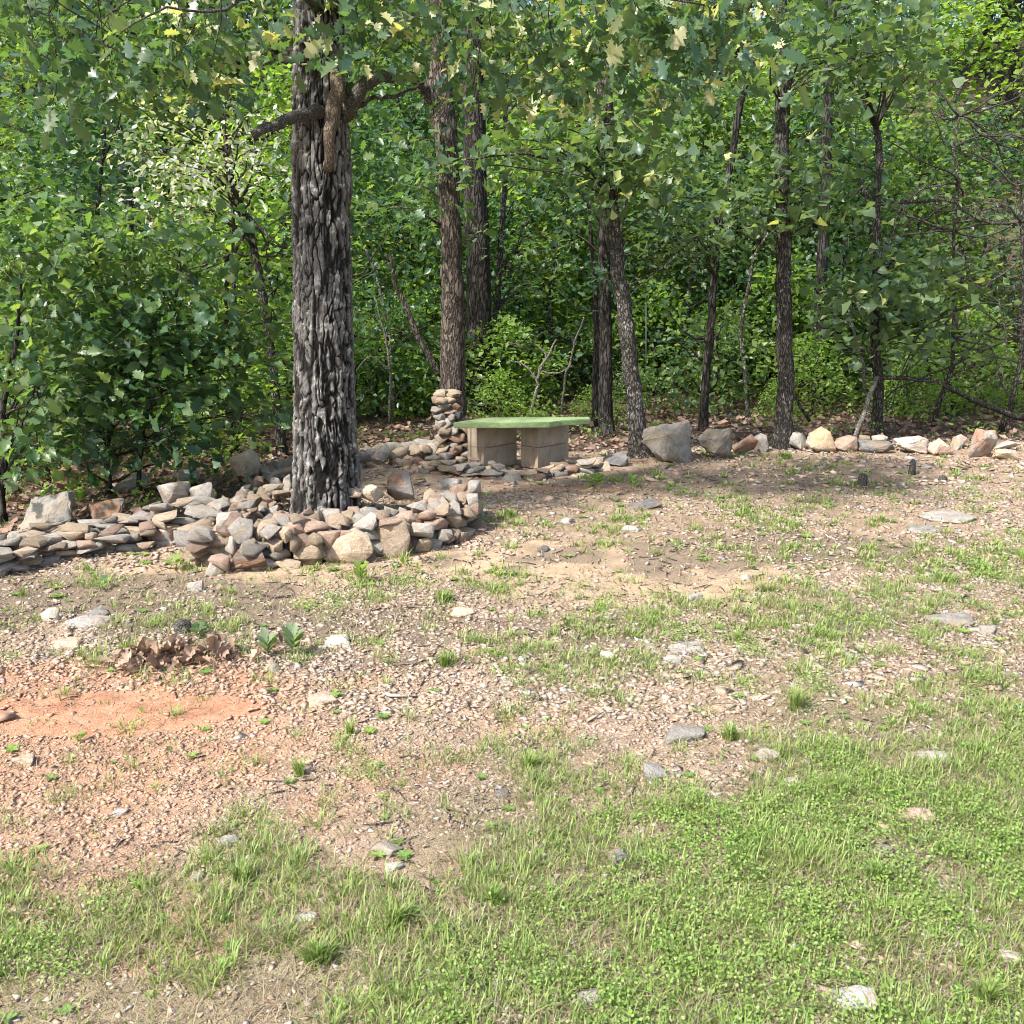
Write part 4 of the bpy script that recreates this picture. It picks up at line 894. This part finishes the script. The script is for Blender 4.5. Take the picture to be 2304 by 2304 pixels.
# loose rocks lying in the clearing
FR = [('large flat pale rock at the bottom right in the clover', 1617, 1900, 96, 40, S_GREY), ('white lumpy rock lying in the grass at the right', 1670, 1612, 44, 26, S_GREY),
 ('jagged grey rock in the middle of the stony strip', 1240, 1462, 50, 38, S_GREY), ('flat grey rock half sunk in grass left of centre', 730, 1610, 62, 20, S_GREY),
 ('small grey rock just below the flat sunken one', 742, 1642, 38, 16, S_GREY), ('dark striped rock at the centre of the grass', 1168, 1622, 46, 20, S_DARK),
 ('round dark grey stone half hidden by a grass tuft', 950, 1504, 34, 16, S_DARK), ('broad flat pale rock patch right of centre', 1296, 1396, 88, 22, S_GREY),
 ('pinkish block lying on the gravel', 606, 1324, 54, 22, S_PINK), ('flat pale rock beside the oak seedlings', 628, 1216, 60, 18, S_PALE),
 ('white angular stone near the left edge', 88, 1164, 34, 26, S_PALE), ('long grey slab beside the white angular stone', 155, 1180, 82, 16, S_GREY),
 ('flat grey stone above the long slab', 180, 1158, 44, 16, S_GREY), ('low pale brown rock above the orange soil', 122, 1220, 52, 16, S_TAN),
 ('grey brown stone at the left edge below the orange patch', 48, 1438, 42, 20, S_TAN), ('pale wedge stone in the grass strip', 1149, 1240, 34, 18, S_PALE),
 ('long thin grey rock with a ridge', 1296, 1228, 72, 12, S_GREY), ('dull rounded rock under the long thin one', 1272, 1248, 38, 16, S_GREY),
 ('small white stone right of the long thin rock', 1441, 1224, 22, 14, S_PALE), ('white stone at the edge of the sandy patch', 1312, 1130, 32, 16, S_PALE),
 ('weathered dark root-like rock in the far grass', 1218, 955, 62, 18, S_DARK), ('flat grey ledge in the grass at the right', 1800, 1176, 90, 14, S_GREY),
 ('broken grey stones beside the flat ledge', 1870, 1192, 40, 16, S_GREY), ('pale flat rock in the grass far right', 1760, 1434, 74, 14, S_PALE),
 ('thin pale rock left of the tall grass stalk', 1450, 1430, 54, 12, S_GREY), ('stacked thin pale rocks in the grass', 1502, 1480, 46, 16, S_PALE),
 ('pinkish flat rock above the white lumpy one', 1740, 1550, 72, 14, S_PINK), ('pale slab at the far right of the clearing', 1800, 984, 100, 12, S_PALE),
 ('small pale slab left of the far slab', 1750, 1004, 60, 10, S_GREY), ('tan stone on the soil left of the sandy patch', 872, 1160, 48, 14, S_TAN),
 ('small stone on the bare sand', 1412, 1092, 26, 12, S_PALE), ('stone under the long slab of the left verge', 365, 1110, 32, 22, S_GREY),
 ('grey stone low in the left grass', 370, 1660, 26, 20, S_GREY), ('grey pebble pair in the gravel strip', 430, 1592, 40, 12, S_GREY),
 ('white chip in the gravel at the lower left', 218, 1538, 34, 10, S_PALE), ('small dark stone pile on the sand edge', 1025, 1038, 22, 12, S_DARK),
 ('pale flat stone beyond the ring', 1190, 1000, 40, 9, S_PALE), ('half buried grey rock by the right edge at the bottom', 1915, 1815, 50, 26, S_GREY),
 ('pale rock flush with the soil at the bottom centre', 1110, 1895, 60, 14, S_GREY), ('grey cobble between tufts at the lower left', 575, 1735, 46, 12, S_PALE),
 ('dull stone left of the two seedlings', 512, 1262, 30, 18, S_GREY), ('wide low pale stone in the lower right soil', 1560, 1880, 46, 10, S_TAN)]
rockspots = []
for i, (lab, cx, by, w, h, mt) in enumerate(FR):
    gp = G(cx, by); rockspots.append((gp[0], gp[1], px2m(w, gp[1])*.5))
    wv = px2m(w, gp[1]); boulder('rock', lab, cx, by+h*.3, w*1.1, h*.8, max(.05, wv*.85), mt, 500+i, sink=.8, cuts=2, yaw=.25*math.sin(i*1.7), n=16)

# ------------------------------------------------------------------ bench
Ax = P(1210/U, 1060/U, 8.8); phi = math.radians(45); ld = np.array([math.cos(phi), math.sin(phi)]); ed = np.array([-math.sin(phi), math.cos(phi)])
c_l = np.array([P(1088/U, 1060/U, 8.78)[0], 8.78]); c_r = np.array([Ax[0], 8.8])
gz = h1(.1, 9.0)+.015
bench = thing('bench', 'low bench with a pale green painted slab seat on stacked concrete blocks', 'bench', (.1, 9.0, gz)); bb = np.array([.1, 9.0, gz])
def block_mesh():
    """hollow concrete block 0.4 x 0.2 x 0.2: long axis x, ribbed ends, cells open on top"""
    bm = bmesh.new(); Lx, Ly, Hz = .395, .195, .195; e = .019
    prof = [(0, 0), (Lx, 0), (Lx, e*1.6), (Lx-.012, e*1.9), (Lx-.012, Ly/2-.028), (Lx, Ly/2-.02), (Lx, Ly/2+.02), (Lx-.012, Ly/2+.028), (Lx-.012, Ly-e*1.9), (Lx, Ly-e*1.6), (Lx, Ly), (0, Ly),
            (0, Ly-e*1.6), (.012, Ly-e*1.9), (.012, Ly/2+.028), (0, Ly/2+.02), (0, Ly/2-.02), (.012, Ly/2-.028), (.012, e*1.9), (0, e*1.6)]
    lo = [bm.verts.new((x, y, 0)) for x, y in prof]; hi = [bm.verts.new((x, y, Hz)) for x, y in prof]
    for i in range(len(prof)): j = (i+1) % len(prof); bm.faces.new((lo[i], lo[j], hi[j], hi[i]))
    holes = [[(.035, .035), (.18, .035), (.18, Ly-.035), (.035, Ly-.035)], [(.215, .035), (Lx-.035, .035), (Lx-.035, Ly-.035), (.215, Ly-.035)]]
    ht = []
    for hl in holes:
        a = [bm.verts.new((x, y, 0)) for x, y in hl]; b_ = [bm.verts.new((x, y, Hz)) for x, y in hl]; ht.append((a, b_))
        for i in range(4): j = (i+1) % 4; bm.faces.new((a[j], a[i], b_[i], b_[j]))
    for ring, k_ in ((lo, 0), (hi, 1)):
        es = []
        for i in range(len(ring)): es.append(bm.edges.get((ring[i], ring[(i+1) % len(ring)])))
        for h_ in ht:
            for i in range(4): es.append(bm.edges.get((h_[k_][i], h_[k_][(i+1) % 4])))
        bmesh.ops.triangle_fill(bm, use_beauty=True, edges=es)
    bmesh.ops.recalc_face_normals(bm, faces=bm.faces)
    me = bpy.data.meshes.new('concrete_block'); bm.to_mesh(me); bm.free(); me.materials.append(MAT['concrete']); return me
bmesh_ = block_mesh()
for ci, cpt in enumerate((c_l, c_r)):
    for lv in range(2):
        o = link('concrete_block', bmesh_, bench, (cpt[0]-bb[0]+(.003 if lv else 0), cpt[1]-bb[1]+(.004 if lv else 0), .0+lv*.2))
        o.scale = (1.09, 1.09, 1)
        o.rotation_euler = (0, 0, phi+(.015 if lv else 0)+.02*ci)
# seat slab outline in the world plane (irregular board)
zt = gz+.40
def at_z(px, py, z):
    r = ray(px, py); t_ = (z-CAMH)/r[2]; return (r*t_)[:2]
zs_ = zt+.055
outl = [(1019, 951), (1080, 951), (1150, 951), (1236, 950), (1262, 946), (1300, 944), (1328, 942), (1327, 938), (1250, 937.5), (1160, 938), (1100, 939), (1062, 944.5), (1040, 947)]
outl = [(8.62+(0 if i else 0)) and at_z(px_, py_, zs_) for i, (px_, py_) in enumerate(outl)]
bm = bmesh.new(); n_ = len(outl); top = [bm.verts.new((p[0]-bb[0], p[1]-bb[1], zs_-bb[2]+.003*math.sin(i*3.1))) for i, p in enumerate(outl)]
bot = [bm.verts.new((p[0]-bb[0], p[1]-bb[1]+.01, zt-bb[2]+.0035)) for i, p in enumerate(outl)]
ft = bm.faces.new(top); bm.faces.new(bot[::-1])
for i in range(n_): j = (i+1) % n_; bm.faces.new((top[j], top[i], bot[i], bot[j]))
bmesh.ops.recalc_face_normals(bm, faces=bm.faces); bmesh.ops.bevel(bm, geom=list(bm.edges), offset=.006, segments=2, affect='EDGES')
me = bpy.data.meshes.new('seat'); bm.to_mesh(me); bm.free(); me.materials.append(MAT['green_paint']); link('seat', me, bench)

# ------------------------------------------------------------------ gravel
def field(n, ylo, yhi, r, pw=1.0):
    """random ground points inside the seen wedge, density uniform in the world"""
    y = np.sqrt(r.random(n)*(yhi**2-ylo**2)+ylo**2); x = (r.random(n)*2-1)*(y*.56+.8); return x, y
rg = np.random.default_rng(8)
GP = []
for s_ in range(8):
    bm = hull_stone(700+s_, 7, .8); V, F = bm_arrays(bm); bm.free(); GP.append((V, F))
Gv = Geo(); orr = []
for (n, ylo, yhi, smin, smax) in [(48000, 1.7, 3.6, .004, .018), (56000, 3.6, 5.6, .007, .027), (28000, 5.6, 8, .010, .036), (12000, 8, 12, .02, .06)]:
    x, y = field(n, ylo, yhi, rg); cv = cover(x, y); wd = wood(x, y); sn = sand(x, y); os_ = orange_soil(x, y)
    dens = (1-.4*cv)*(1-.85*wd)*(1-.82*sn)*(1-.85*sstep(.55, .9, os_))*(.3+.7*sstep(.35, .62, fbm(x*1.6, y*1.6, 63)))*(1-.6*duff(x, y))
    gp_ = G(560, 1345); dens = np.maximum(dens, .95*blob(x, y, gp_[0]-.2, gp_[1]-.1, 1.5, .75, 0, .5, 67)*(1-sstep(.55, .9, os_)))
    k_ = rg.random(n) < dens*1.15; x, y, os_ = x[k_], y[k_], os_[k_]; m_ = len(x)
    sz = smin+(smax-smin)*rg.random(m_)**2.2; sz = np.where(rg.random(m_) < .006+.012*(x > 0), sz*rg.uniform(1.8, 3.4, m_), sz); flat_ = np.where(sz > smax, .5, 1.); sc_ = np.stack([sz*rg.uniform(.9, 1.5, m_), sz*rg.uniform(.7, 1.1, m_), sz*flat_*rg.uniform(.3, .6, m_)], -1)*1.25
    pos = np.stack([x, y, H(x, y)+sc_[:, 2]*.18], -1)
    yaw = rg.random(m_)*6.283; Rz = frames(np.stack([rg.normal(size=m_)*.18, rg.normal(size=m_)*.18, np.ones(m_)], -1), np.stack([np.cos(yaw), np.sin(yaw), np.zeros(m_)], -1))
    which = rg.integers(0, 8, m_); tn = rg.random(m_); cvv = cover(x, y); tn = np.where(rg.random(m_) < .45*cvv, .86+.14*rg.random(m_), tn)
    for w_ in range(8):
        q = which == w_
        V, F, T = inst(GP[w_][0], GP[w_][1], pos[q], Rz[q], sc_[q], tn[q]); Gv.add(V, F, T); orr.append(np.repeat(np.clip(os_[q]*1.2, 0, 1), len(GP[w_][0])))
me = mesh_np('gravel', np.concatenate(Gv.V), np.concatenate(Gv.F), MAT['gravel'], False, np.concatenate(Gv.T), {'orange': np.concatenate(orr)})
print('gravel tris', len(me.polygons)); o = link('gravel', me); tag(o, 'loose tan and pinkish gravel strewn over the bare soil', kind='stuff')

# ------------------------------------------------------------------ grass, clover, dry bits
def blades(x, y, ln, wd, r, lean=.5, clump=None):
    n = len(x); a = r.random(n)*6.283 if clump is None else clump; d = np.stack([np.cos(a), np.sin(a), np.zeros(n)], -1); s_ = np.stack([-np.sin(a), np.cos(a), np.zeros(n)], -1)
    ba = np.stack([x, y, H(x, y)-.004], -1); k1 = lean*r.uniform(.3, 1.2, n)[:, None]
    m1 = ba+d*ln[:, None]*k1*.35+np.array([0, 0, 1])*ln[:, None]*.5; tip = ba+d*ln[:, None]*k1+np.array([0, 0, 1])*ln[:, None]*(.95-.3*k1)
    w2 = wd[:, None]*.5
    V = np.stack([ba-s_*w2, ba+s_*w2, m1+s_*w2*.8, m1-s_*w2*.8, tip], 1).reshape(-1, 3)
    f = np.array([(0, 1, 2), (0, 2, 3), (3, 2, 4)]); F = (f[None]+(np.arange(n)*5)[:, None, None]).reshape(-1, 3)
    return V, F
Gg = Geo(); Gd = Geo()
def rock_clear(x, y):
    k_ = np.ones(len(x), bool)
    for (a, b_, r_) in rockspots: k_ &= ((x-a)/max(r_, .03))**2+((y-b_-r_*.4)/max(r_*.8, .03))**2 > .8
    return k_
for (n, ylo, yhi, l0, l1, w0) in [(11500, 1.7, 3.4, .014, .055, .0036), (9800, 3.4, 5.5, .016, .055, .0050), (6100, 5.5, 8, .02, .058, .0072), (3800, 8, 11, .02, .06, .010)]:
    cx, cy = field(n, ylo, yhi, rg); cv = cover(cx, cy)*(1-wood(cx, cy)); pn_ = .55*fbm(cx*2.6, cy*2.6, 81, 3)+.45*fbm(cx*8, cy*8, 82, 2)
    k_ = rg.random(n) < .03+np.clip(sstep(0, .09, pn_-(.64-.41*cv)), 0, 1)*np.clip(.45+cv, 0, 1); cx, cy = cx[k_], cy[k_]
    nb = np.clip((4+36*rg.random(len(cx))**3.2), 4, 46).astype(int); hb = np.repeat(.75+.75*(nb/40.)**.6, nb); rbn = np.repeat(.010+.0052*np.sqrt(nb), nb); X_ = np.repeat(cx, nb); Y_ = np.repeat(cy, nb); cl = np.repeat(rg.random(len(cx)), nb); hl = np.repeat(rg.uniform(.6, 1.3, len(cx)), nb)
    m_ = len(X_); a = rg.random(m_)*6.283; rr = np.abs(rg.normal(size=m_))*rbn; X_ = X_+np.cos(a)*rr; Y_ = Y_+np.sin(a)*rr
    kk = rock_clear(X_, Y_); hl = hl*hb; X_, Y_, cl, hl, a = X_[kk], Y_[kk], cl[kk], hl[kk], a[kk]; m_ = len(X_)
    V, F = blades(X_, Y_, (l0+(l1-l0)*rg.random(m_)**1.8)*hl, w0*rg.uniform(.7, 1.3, m_), rg, .75, a+rg.normal(size=m_)*.5)
    Gg.add(V, F, np.repeat(np.clip(.7*cl+.3*rg.random(m_), 0, 1), 5))
    # dry straw and thatch
    nd_ = int(n*3.4); x, y = field(nd_, ylo, yhi, rg); k_ = rg.random(nd_) < (.15+.6*np.clip(cover(x, y)*1.3, 0, 1))*(1-wood(x, y)); x, y = x[k_], y[k_]; m_ = len(x)
    V, F = blades(x, y, rg.uniform(.02, .06, m_)*(1+ylo*.06), w0*.7*np.ones(m_), rg, 2.6); Gd.add(V, F, np.repeat(rg.random(m_), 5))
me = Gg.mesh('grass', MAT['grass']); print('grass tris', len(me.polygons)); o = link('grass', me); tag(o, 'patchy short green grass over the stony clearing', kind='stuff')
o = link('dry_grass', Gd.mesh('dry_grass', MAT['dry_grass'])); tag(o, 'dry straw and dead grass bits lying on the soil', kind='stuff')
# clover and small broad weeds
Gc = Geo()
TRI = (np.array([(0, 0, 0), (.5, .45, .08), (.28, .95, .02), (0, .8, -.02), (-.28, .95, .02), (-.5, .45, .08)]), np.array([(0, 1, 2), (0, 2, 3), (0, 3, 4), (0, 4, 5)]))
for (n, ylo, yhi, s0) in [(7800, 1.7, 3.4, .0070), (4400, 3.4, 5.5, .0088), (1800, 5.5, 9.5, .014)]:
    cx, cy = field(n, ylo, yhi, rg); cv = cover(cx, cy)*(1-wood(cx, cy)); pn_ = .6*fbm(cx*1.8+40, cy*1.8, 87, 3)+.4*fbm(cx*7, cy*7, 88, 2)
    k_ = rg.random(n) < np.clip(sstep(0, .07, pn_-(.765-.42*cv))*.95, 0, 1); cx, cy = cx[k_], cy[k_]
    nb = rg.integers(12, 44, len(cx)); X_ = np.repeat(cx, nb)+rg.normal(size=nb.sum())*.032; Y_ = np.repeat(cy, nb)+rg.normal(size=nb.sum())*.032; hc = np.repeat(rg.uniform(.4, 1.8, len(cx)), nb); cl = np.repeat(rg.random(len(cx)), nb)
    kk = rock_clear(X_, Y_); X_, Y_, cl, hc = X_[kk], Y_[kk], cl[kk], hc[kk]; m_ = len(X_)
    pos = np.stack([X_, Y_, H(X_, Y_)+rg.uniform(.005, .035, m_)*hc], -1); a = rg.random(m_)*6.283
    R = frames(np.stack([rg.normal(size=m_)*.6, rg.normal(size=m_)*.6, np.ones(m_)], -1), np.stack([np.cos(a), np.sin(a), np.zeros(m_)], -1))
    V, F, T = inst(TRI[0], TRI[1], pos, R, s0*rg.uniform(.7, 1.4, m_), np.clip(.6*cl+.4*rg.random(m_), 0, 1)); Gc.add(V, F, T)
me = Gc.mesh('clover', MAT['clover']); print('clover tris', len(me.polygons)); o = link('clover', me); tag(o, 'low bright clover and small weeds between the grass', kind='stuff')
# small rosettes of broad leaved weeds
Gw = Geo()
for (n, ylo, yhi, s0) in [(420, 1.7, 3.6, .026), (420, 3.6, 6, .034), (260, 6, 10, .045)]:
    x, y = field(n, ylo, yhi, rg); k_ = rg.random(n) < (.12+cover(x, y))*(1-wood(x, y)); x, y = x[k_], y[k_]
    for a_, b_ in zip(x, y):
        m_ = rg.integers(5, 10); an = np.arange(m_)*2.4+rg.random(); hd = np.stack([np.cos(an), np.sin(an), rg.uniform(.2, 1.0, m_)], -1); nm = np.stack([-np.cos(an)*.5, -np.sin(an)*.5, np.ones(m_)], -1)
        V, F, T = inst(OVAL[0]*np.array([.8, 1, 1]), OVAL[1], np.tile([a_, b_, h1(a_, b_)+.004], (m_, 1)), frames(nm, hd), s0*rg.uniform(.5, 1.3)*rg.uniform(.7, 1.2, m_), np.clip(rg.random()*.7+.3*rg.random(m_), 0, 1)); Gw.add(V, F, T)
o = link('weeds', Gw.mesh('weeds', MAT['clover'])); tag(o, 'small rosettes of broad leaved weeds dotted through the grass', kind='stuff')
# twigs and bark bits
Gt = Geo()
TY = rg.uniform(2.2, 11, 3000); TX = (rg.random(3000)*2-1)*TY*.56
_k = rg.random(3000) < .2+.8*np.maximum(sand(TX, TY), duff(TX, TY))
for x, y in zip(TX[_k], TY[_k]):
    a = rg.random()*6.283; l = rg.uniform(.02, .09)*(1.5 if rg.random() < .15 else 1); p0 = np.array([x, y, 0]); p1 = p0+np.array([math.cos(a), math.sin(a), 0])*l; pm = .5*(p0+p1)+rg.normal(size=3)*l*.08
    for p in (p0, pm, p1): p[2] = h1(p[0], p[1])+.006
    V, F = tube([p0, pm, p1], [.003, .003, .0015], 4); Gt.add(V, F, np.full(len(V), rg.random()))
o = link('twig_litter', Gt.mesh('twig_litter', MAT['twig'])); tag(o, 'small dark twigs scattered over the sandy patch', kind='stuff')
# leaf litter of the wood
LC = (np.array([(0, 0, .0), (.30, .30, .14), (.22, .70, .05), (0, 1, .16), (-.22, .70, .10), (-.30, .30, .02), (0, .5, -.03)]), OVAL[1])
n = 30000; y = rg.uniform(5.6, 22, n); x = (rg.random(n)*2-1)*(y*.58+.6); k_ = rg.random(n) < wood(x, y)*np.interp(y, [5, 10, 13, 22], [.7, 1, .8, .4]); x, y = x[k_], y[k_]
n2_ = 3000; y2 = rg.uniform(3.6, 10.5, n2_); x2 = (rg.random(n2_)*2-1)*(y2*.58); k_ = rg.random(n2_) < .35*sstep(-2.5, .2, y2-border(x2))+.35*duff(x2, y2); x = np.concatenate([x, x2[k_]]); y = np.concatenate([y, y2[k_]]); m_ = len(x)
a = rg.random(m_)*6.283; R = frames(np.stack([rg.normal(size=m_)*.5, rg.normal(size=m_)*.5, np.ones(m_)], -1), np.stack([np.cos(a), np.sin(a), rg.normal(size=m_)*.2], -1))
V, F, T = inst(LC[0], LC[1], np.stack([x, y, H(x, y)+rg.uniform(.005, .04, m_)], -1), R, np.where(wood(x, y) > .5, rg.uniform(.05, .11, m_), rg.uniform(.02, .05, m_)), rg.random(m_))
o = link('leaf_litter', mesh_np('leaf_litter', V, F, MAT['litter'], False, T)); tag(o, 'brown fallen leaves covering the floor of the wood beyond the stones', kind='stuff')
# undergrowth seedlings in the wood
n = 900; y = rg.uniform(7, 15, n); x = (rg.random(n)*2-1)*(y*.58); k_ = (rg.random(n) < wood(x, y)*sstep(.35, .65, fbm(x*.9, y*.9, 93))); x, y = x[k_], y[k_]; L = Leaves()
for a, b_ in zip(x, y): L.add(spray(np.array([a, b_, h1(a, b_)+.12]), .09, 14, .055, rg, flat=.7, up=.7))
p, R, s, t_ = L.get(); V, F, T = inst(MEDIUM[0], MEDIUM[1], p, R, s, t_)
o = link('undergrowth', mesh_np('undergrowth', V, F, MAT['bright_leaf'], False, T)); tag(o, 'bright green seedlings and low weeds in the leaf litter', kind='stuff')

# ------------------------------------------------------------------ individual small plants, leaf pile, stumps
def seedling(name, label, px, py, hpx, n, size, mat, tmpl, seed, cat='seedling', up=False):
    r = np.random.default_rng(seed); p0 = G(px, py); hh = px2m(hpx, p0[1]); root = thing(name, label, cat, p0); 
    V, F = tube(smooth_path([(0, 0, -.01), (r.normal()*.01, 0, hh*.5), (r.normal()*.02, 0, hh*.9)], 6), np.linspace(.004, .002, 6), 5); link('stem', mesh_np('stem', V, F, MAT['green_stem']), root)
    lm = tmesh(mat+name+'x', tmpl, MAT[mat])
    for i in range(n):
        a = i*2.4+r.random(); z = hh*((.35 if not up else .15)+(.6 if not up else .7)*i/n); hd = np.array([math.cos(a), math.sin(a), 1.8 if up else .35+.5*r.random()]); nm = np.array([-math.cos(a)*.6, -math.sin(a)*.6-.25, 1.0]) 
        if up: nm = np.array([-math.cos(a), -math.sin(a)-.6, .5])
        R = frames(nm[None], hd[None])[0]; s_ = size*r.uniform(.8, 1.15)
        o = bpy.data.objects.new('leaf', lm); COL.objects.link(o); o.parent = root
        o.matrix_basis = Matrix.Translation(Vector((0, 0, z*.9))) @ Matrix(R.tolist()).to_4x4() @ Matrix.Scale(s_, 4)
seedling('oak_seedling', 'blue green oak seedling left of its taller neighbour by the leaf pile', 505, 1238, 38, 13, .080, 'sage_leaf', SLIM, 1, up=True)
seedling('oak_seedling', 'taller oak seedling with upright leaves beside the flat pale rock', 556, 1236, 48, 18, .085, 'sage_leaf', SLIM, 2, up=True)
seedling('broadleaf_weed', 'lime green broad leaves at the left end of the stone ring', 328, 1075, 24, 6, .07, 'lime_leaf', BROAD, 3, 'weed')
seedling('broadleaf_weed', 'lime green upright sprig in front of the stone ring', 682, 1100, 42, 8, .07, 'lime_leaf', OVAL, 4, 'weed', True)
seedling('small_seedling', 'tiny dark seedling on the bare soil at the left', 190, 1115, 24, 4, .05, 'shrub_leaf', BROAD, 5)
seedling('broadleaf_weed', 'leafy weed growing behind the dead leaf pile', 375, 1200, 22, 9, .05, 'shrub_leaf', BROAD, 6, 'weed')
seedling('broadleaf_weed', 'bright weed in front of the bench stones', 1124, 922, 24, 9, .08, 'bright_leaf', BROAD, 7, 'weed')
seedling('broadleaf_weed', 'pale sprig in the reddish soil right of the bench', 1192, 922, 28, 7, .07, 'lime_leaf', OVAL, 8, 'weed', True)
seedling('small_seedling', 'tiny green seedling on the orange soil', 150, 1400, 20, 6, .03, 'bright_leaf', OVAL, 9)
seedling('broadleaf_weed', 'leafy green weed under the left saplings', 150, 960, 44, 14, .07, 'bright_leaf', OVAL, 10, 'weed')
seedling('broadleaf_weed', 'leafy green weed in the shade behind the wall end', 395, 965, 44, 14, .06, 'bright_leaf', OVAL, 11, 'weed')
for i, (px_, py_, n_, wpx, lab) in enumerate([(838, 1135, 80, 50, 'bright fine tuft of grass on the soil in front of the stone ring'), (930, 1705, 34, 40, 'rosette of broad grass blades in the lower centre'), (745, 1745, 50, 55, 'broad bladed tuft in the lower left grass'),
        (600, 1815, 60, 80, 'spreading tuft of grass at the lower left'), (1375, 1395, 40, 40, 'upright green tuft in the stony right half'), (1500, 1340, 40, 25, 'tall loose stalks of grass in the stony right half'),
        (455, 1660, 40, 60, 'low tuft of grass by the gravel edge'), (1655, 1660, 50, 60, 'dense tuft of grass near the white lumpy rock'), (1780, 1100, 50, 60, 'dark green tuft far right on the slope'),
        (840, 1255, 60, 60, 'low spreading tuft beyond the gravel'), (1480, 865, 80, 40, 'grass growing at the foot of the straight oak'), (1860, 1890, 60, 60, 'dark tuft of broad grass in the bottom right corner'),
        (1000, 1450, 50, 40, 'wispy grass tuft near the middle of the picture'), (960, 975, 50, 50, 'yellowish tuft just beyond the stone ring'), (660, 1385, 16, 18, 'small lone tuft on the gravel'), (565, 1462, 20, 30, 'short tuft at the edge of the gravel')]):
    p0 = G(px_, py_); sp = px2m(wpx, p0[1])*.28; m_ = n_*3; a = rg.random(m_)*6.283; rr = np.abs(rg.normal(size=m_))*sp*.6
    X_ = p0[0]+np.cos(a)*rr; Y_ = p0[1]+np.sin(a)*rr; ln = rg.uniform(.03, .09, m_)*(1.5 if 'stalks' in lab else 1)
    V, F = blades(X_, Y_, ln, np.full(m_, .0026+.0009*p0[1])*rg.uniform(.6, 1.6, m_), rg, .6, a+rg.normal(size=m_)*1.6); o = link('grass_tuft', mesh_np('grass_tuft', V-p0, F, MAT['grass'], False, np.repeat(rg.random(m_), 5)), None, p0); tag(o, lab, 'grass tuft')
# dead leaf pile
pp = G(318, 1248); root = thing('leaf_pile', 'heap of curled brown dead oak leaves on the soil', 'leaf pile', pp); r = np.random.default_rng(3)
DL = [leaf_template([(0, 0), (.08, .14), (.20, .24), (.18, .34), (.34, .46), (.24, .56), (.38, .68), (.22, .84), (0, 1)], f_, d_) for f_, d_ in ((1.1, .5), (-.9, .7), (1.5, -.6))]
DM = [mesh_np('leaf', a, b_, MAT['dead_leaf'], True) for a, b_ in DL]
for i in range(190):
    x = r.normal()*.15; y = r.normal()*.07
    if i > 160: x += .18; y += .07
    z = h1(pp[0]+x, pp[1]+y)-pp[2]+.006+.05*r.random()*math.exp(-(x/.2)**2-(y/.1)**2)
    R = frames(np.array([[r.normal()*.7, r.normal()*.7, 1]]), r.normal(size=(1, 3)))[0]
    o = bpy.data.objects.new('leaf', DM[i % 3]); COL.objects.link(o); o.parent = root
    o.matrix_basis = Matrix.Translation(Vector((x, y, z))) @ Matrix(R.tolist()).to_4x4() @ Matrix.Scale(r.uniform(.04, .08), 4)
# stumps
for lab, px_, py_, w, h, lean in [('small pointed grey stump in the far right of the clearing', 1625, 918, 18, 26, .1), ('thin upright stump near the boulder row at the right', 1720, 895, 12, 30, 0), ('short cut stump beside the leafy weed', 345, 1190, 36, 20, .05), ('dark stump behind the right side of the stone ring', 868, 948, 30, 18, 0), ('low dark stump in the far clearing', 1778-0, 905, 16, 8, .0)]:
    p0 = G(px_, py_); ww = px2m(w, p0[1])/2; hh = px2m(h, p0[1]); V, F = tube([(0, 0, -.03), (0, 0, hh*.4), (lean*hh, 0, hh*.85), (lean*hh*1.5, 0, hh)], [ww*1.25, ww, ww*.85, ww*.4 if w < 20 else ww*.8], 9, .15, rb)
    o = link('stump', mesh_np('stump', V, F, MAT['limb_bark']), None, p0); tag(o, lab, 'stump')
print('objects', len(bpy.data.objects), 'tris', sum(len(m_.polygons) for m_ in bpy.data.meshes), 'walls', c1, c2, c3, c4)
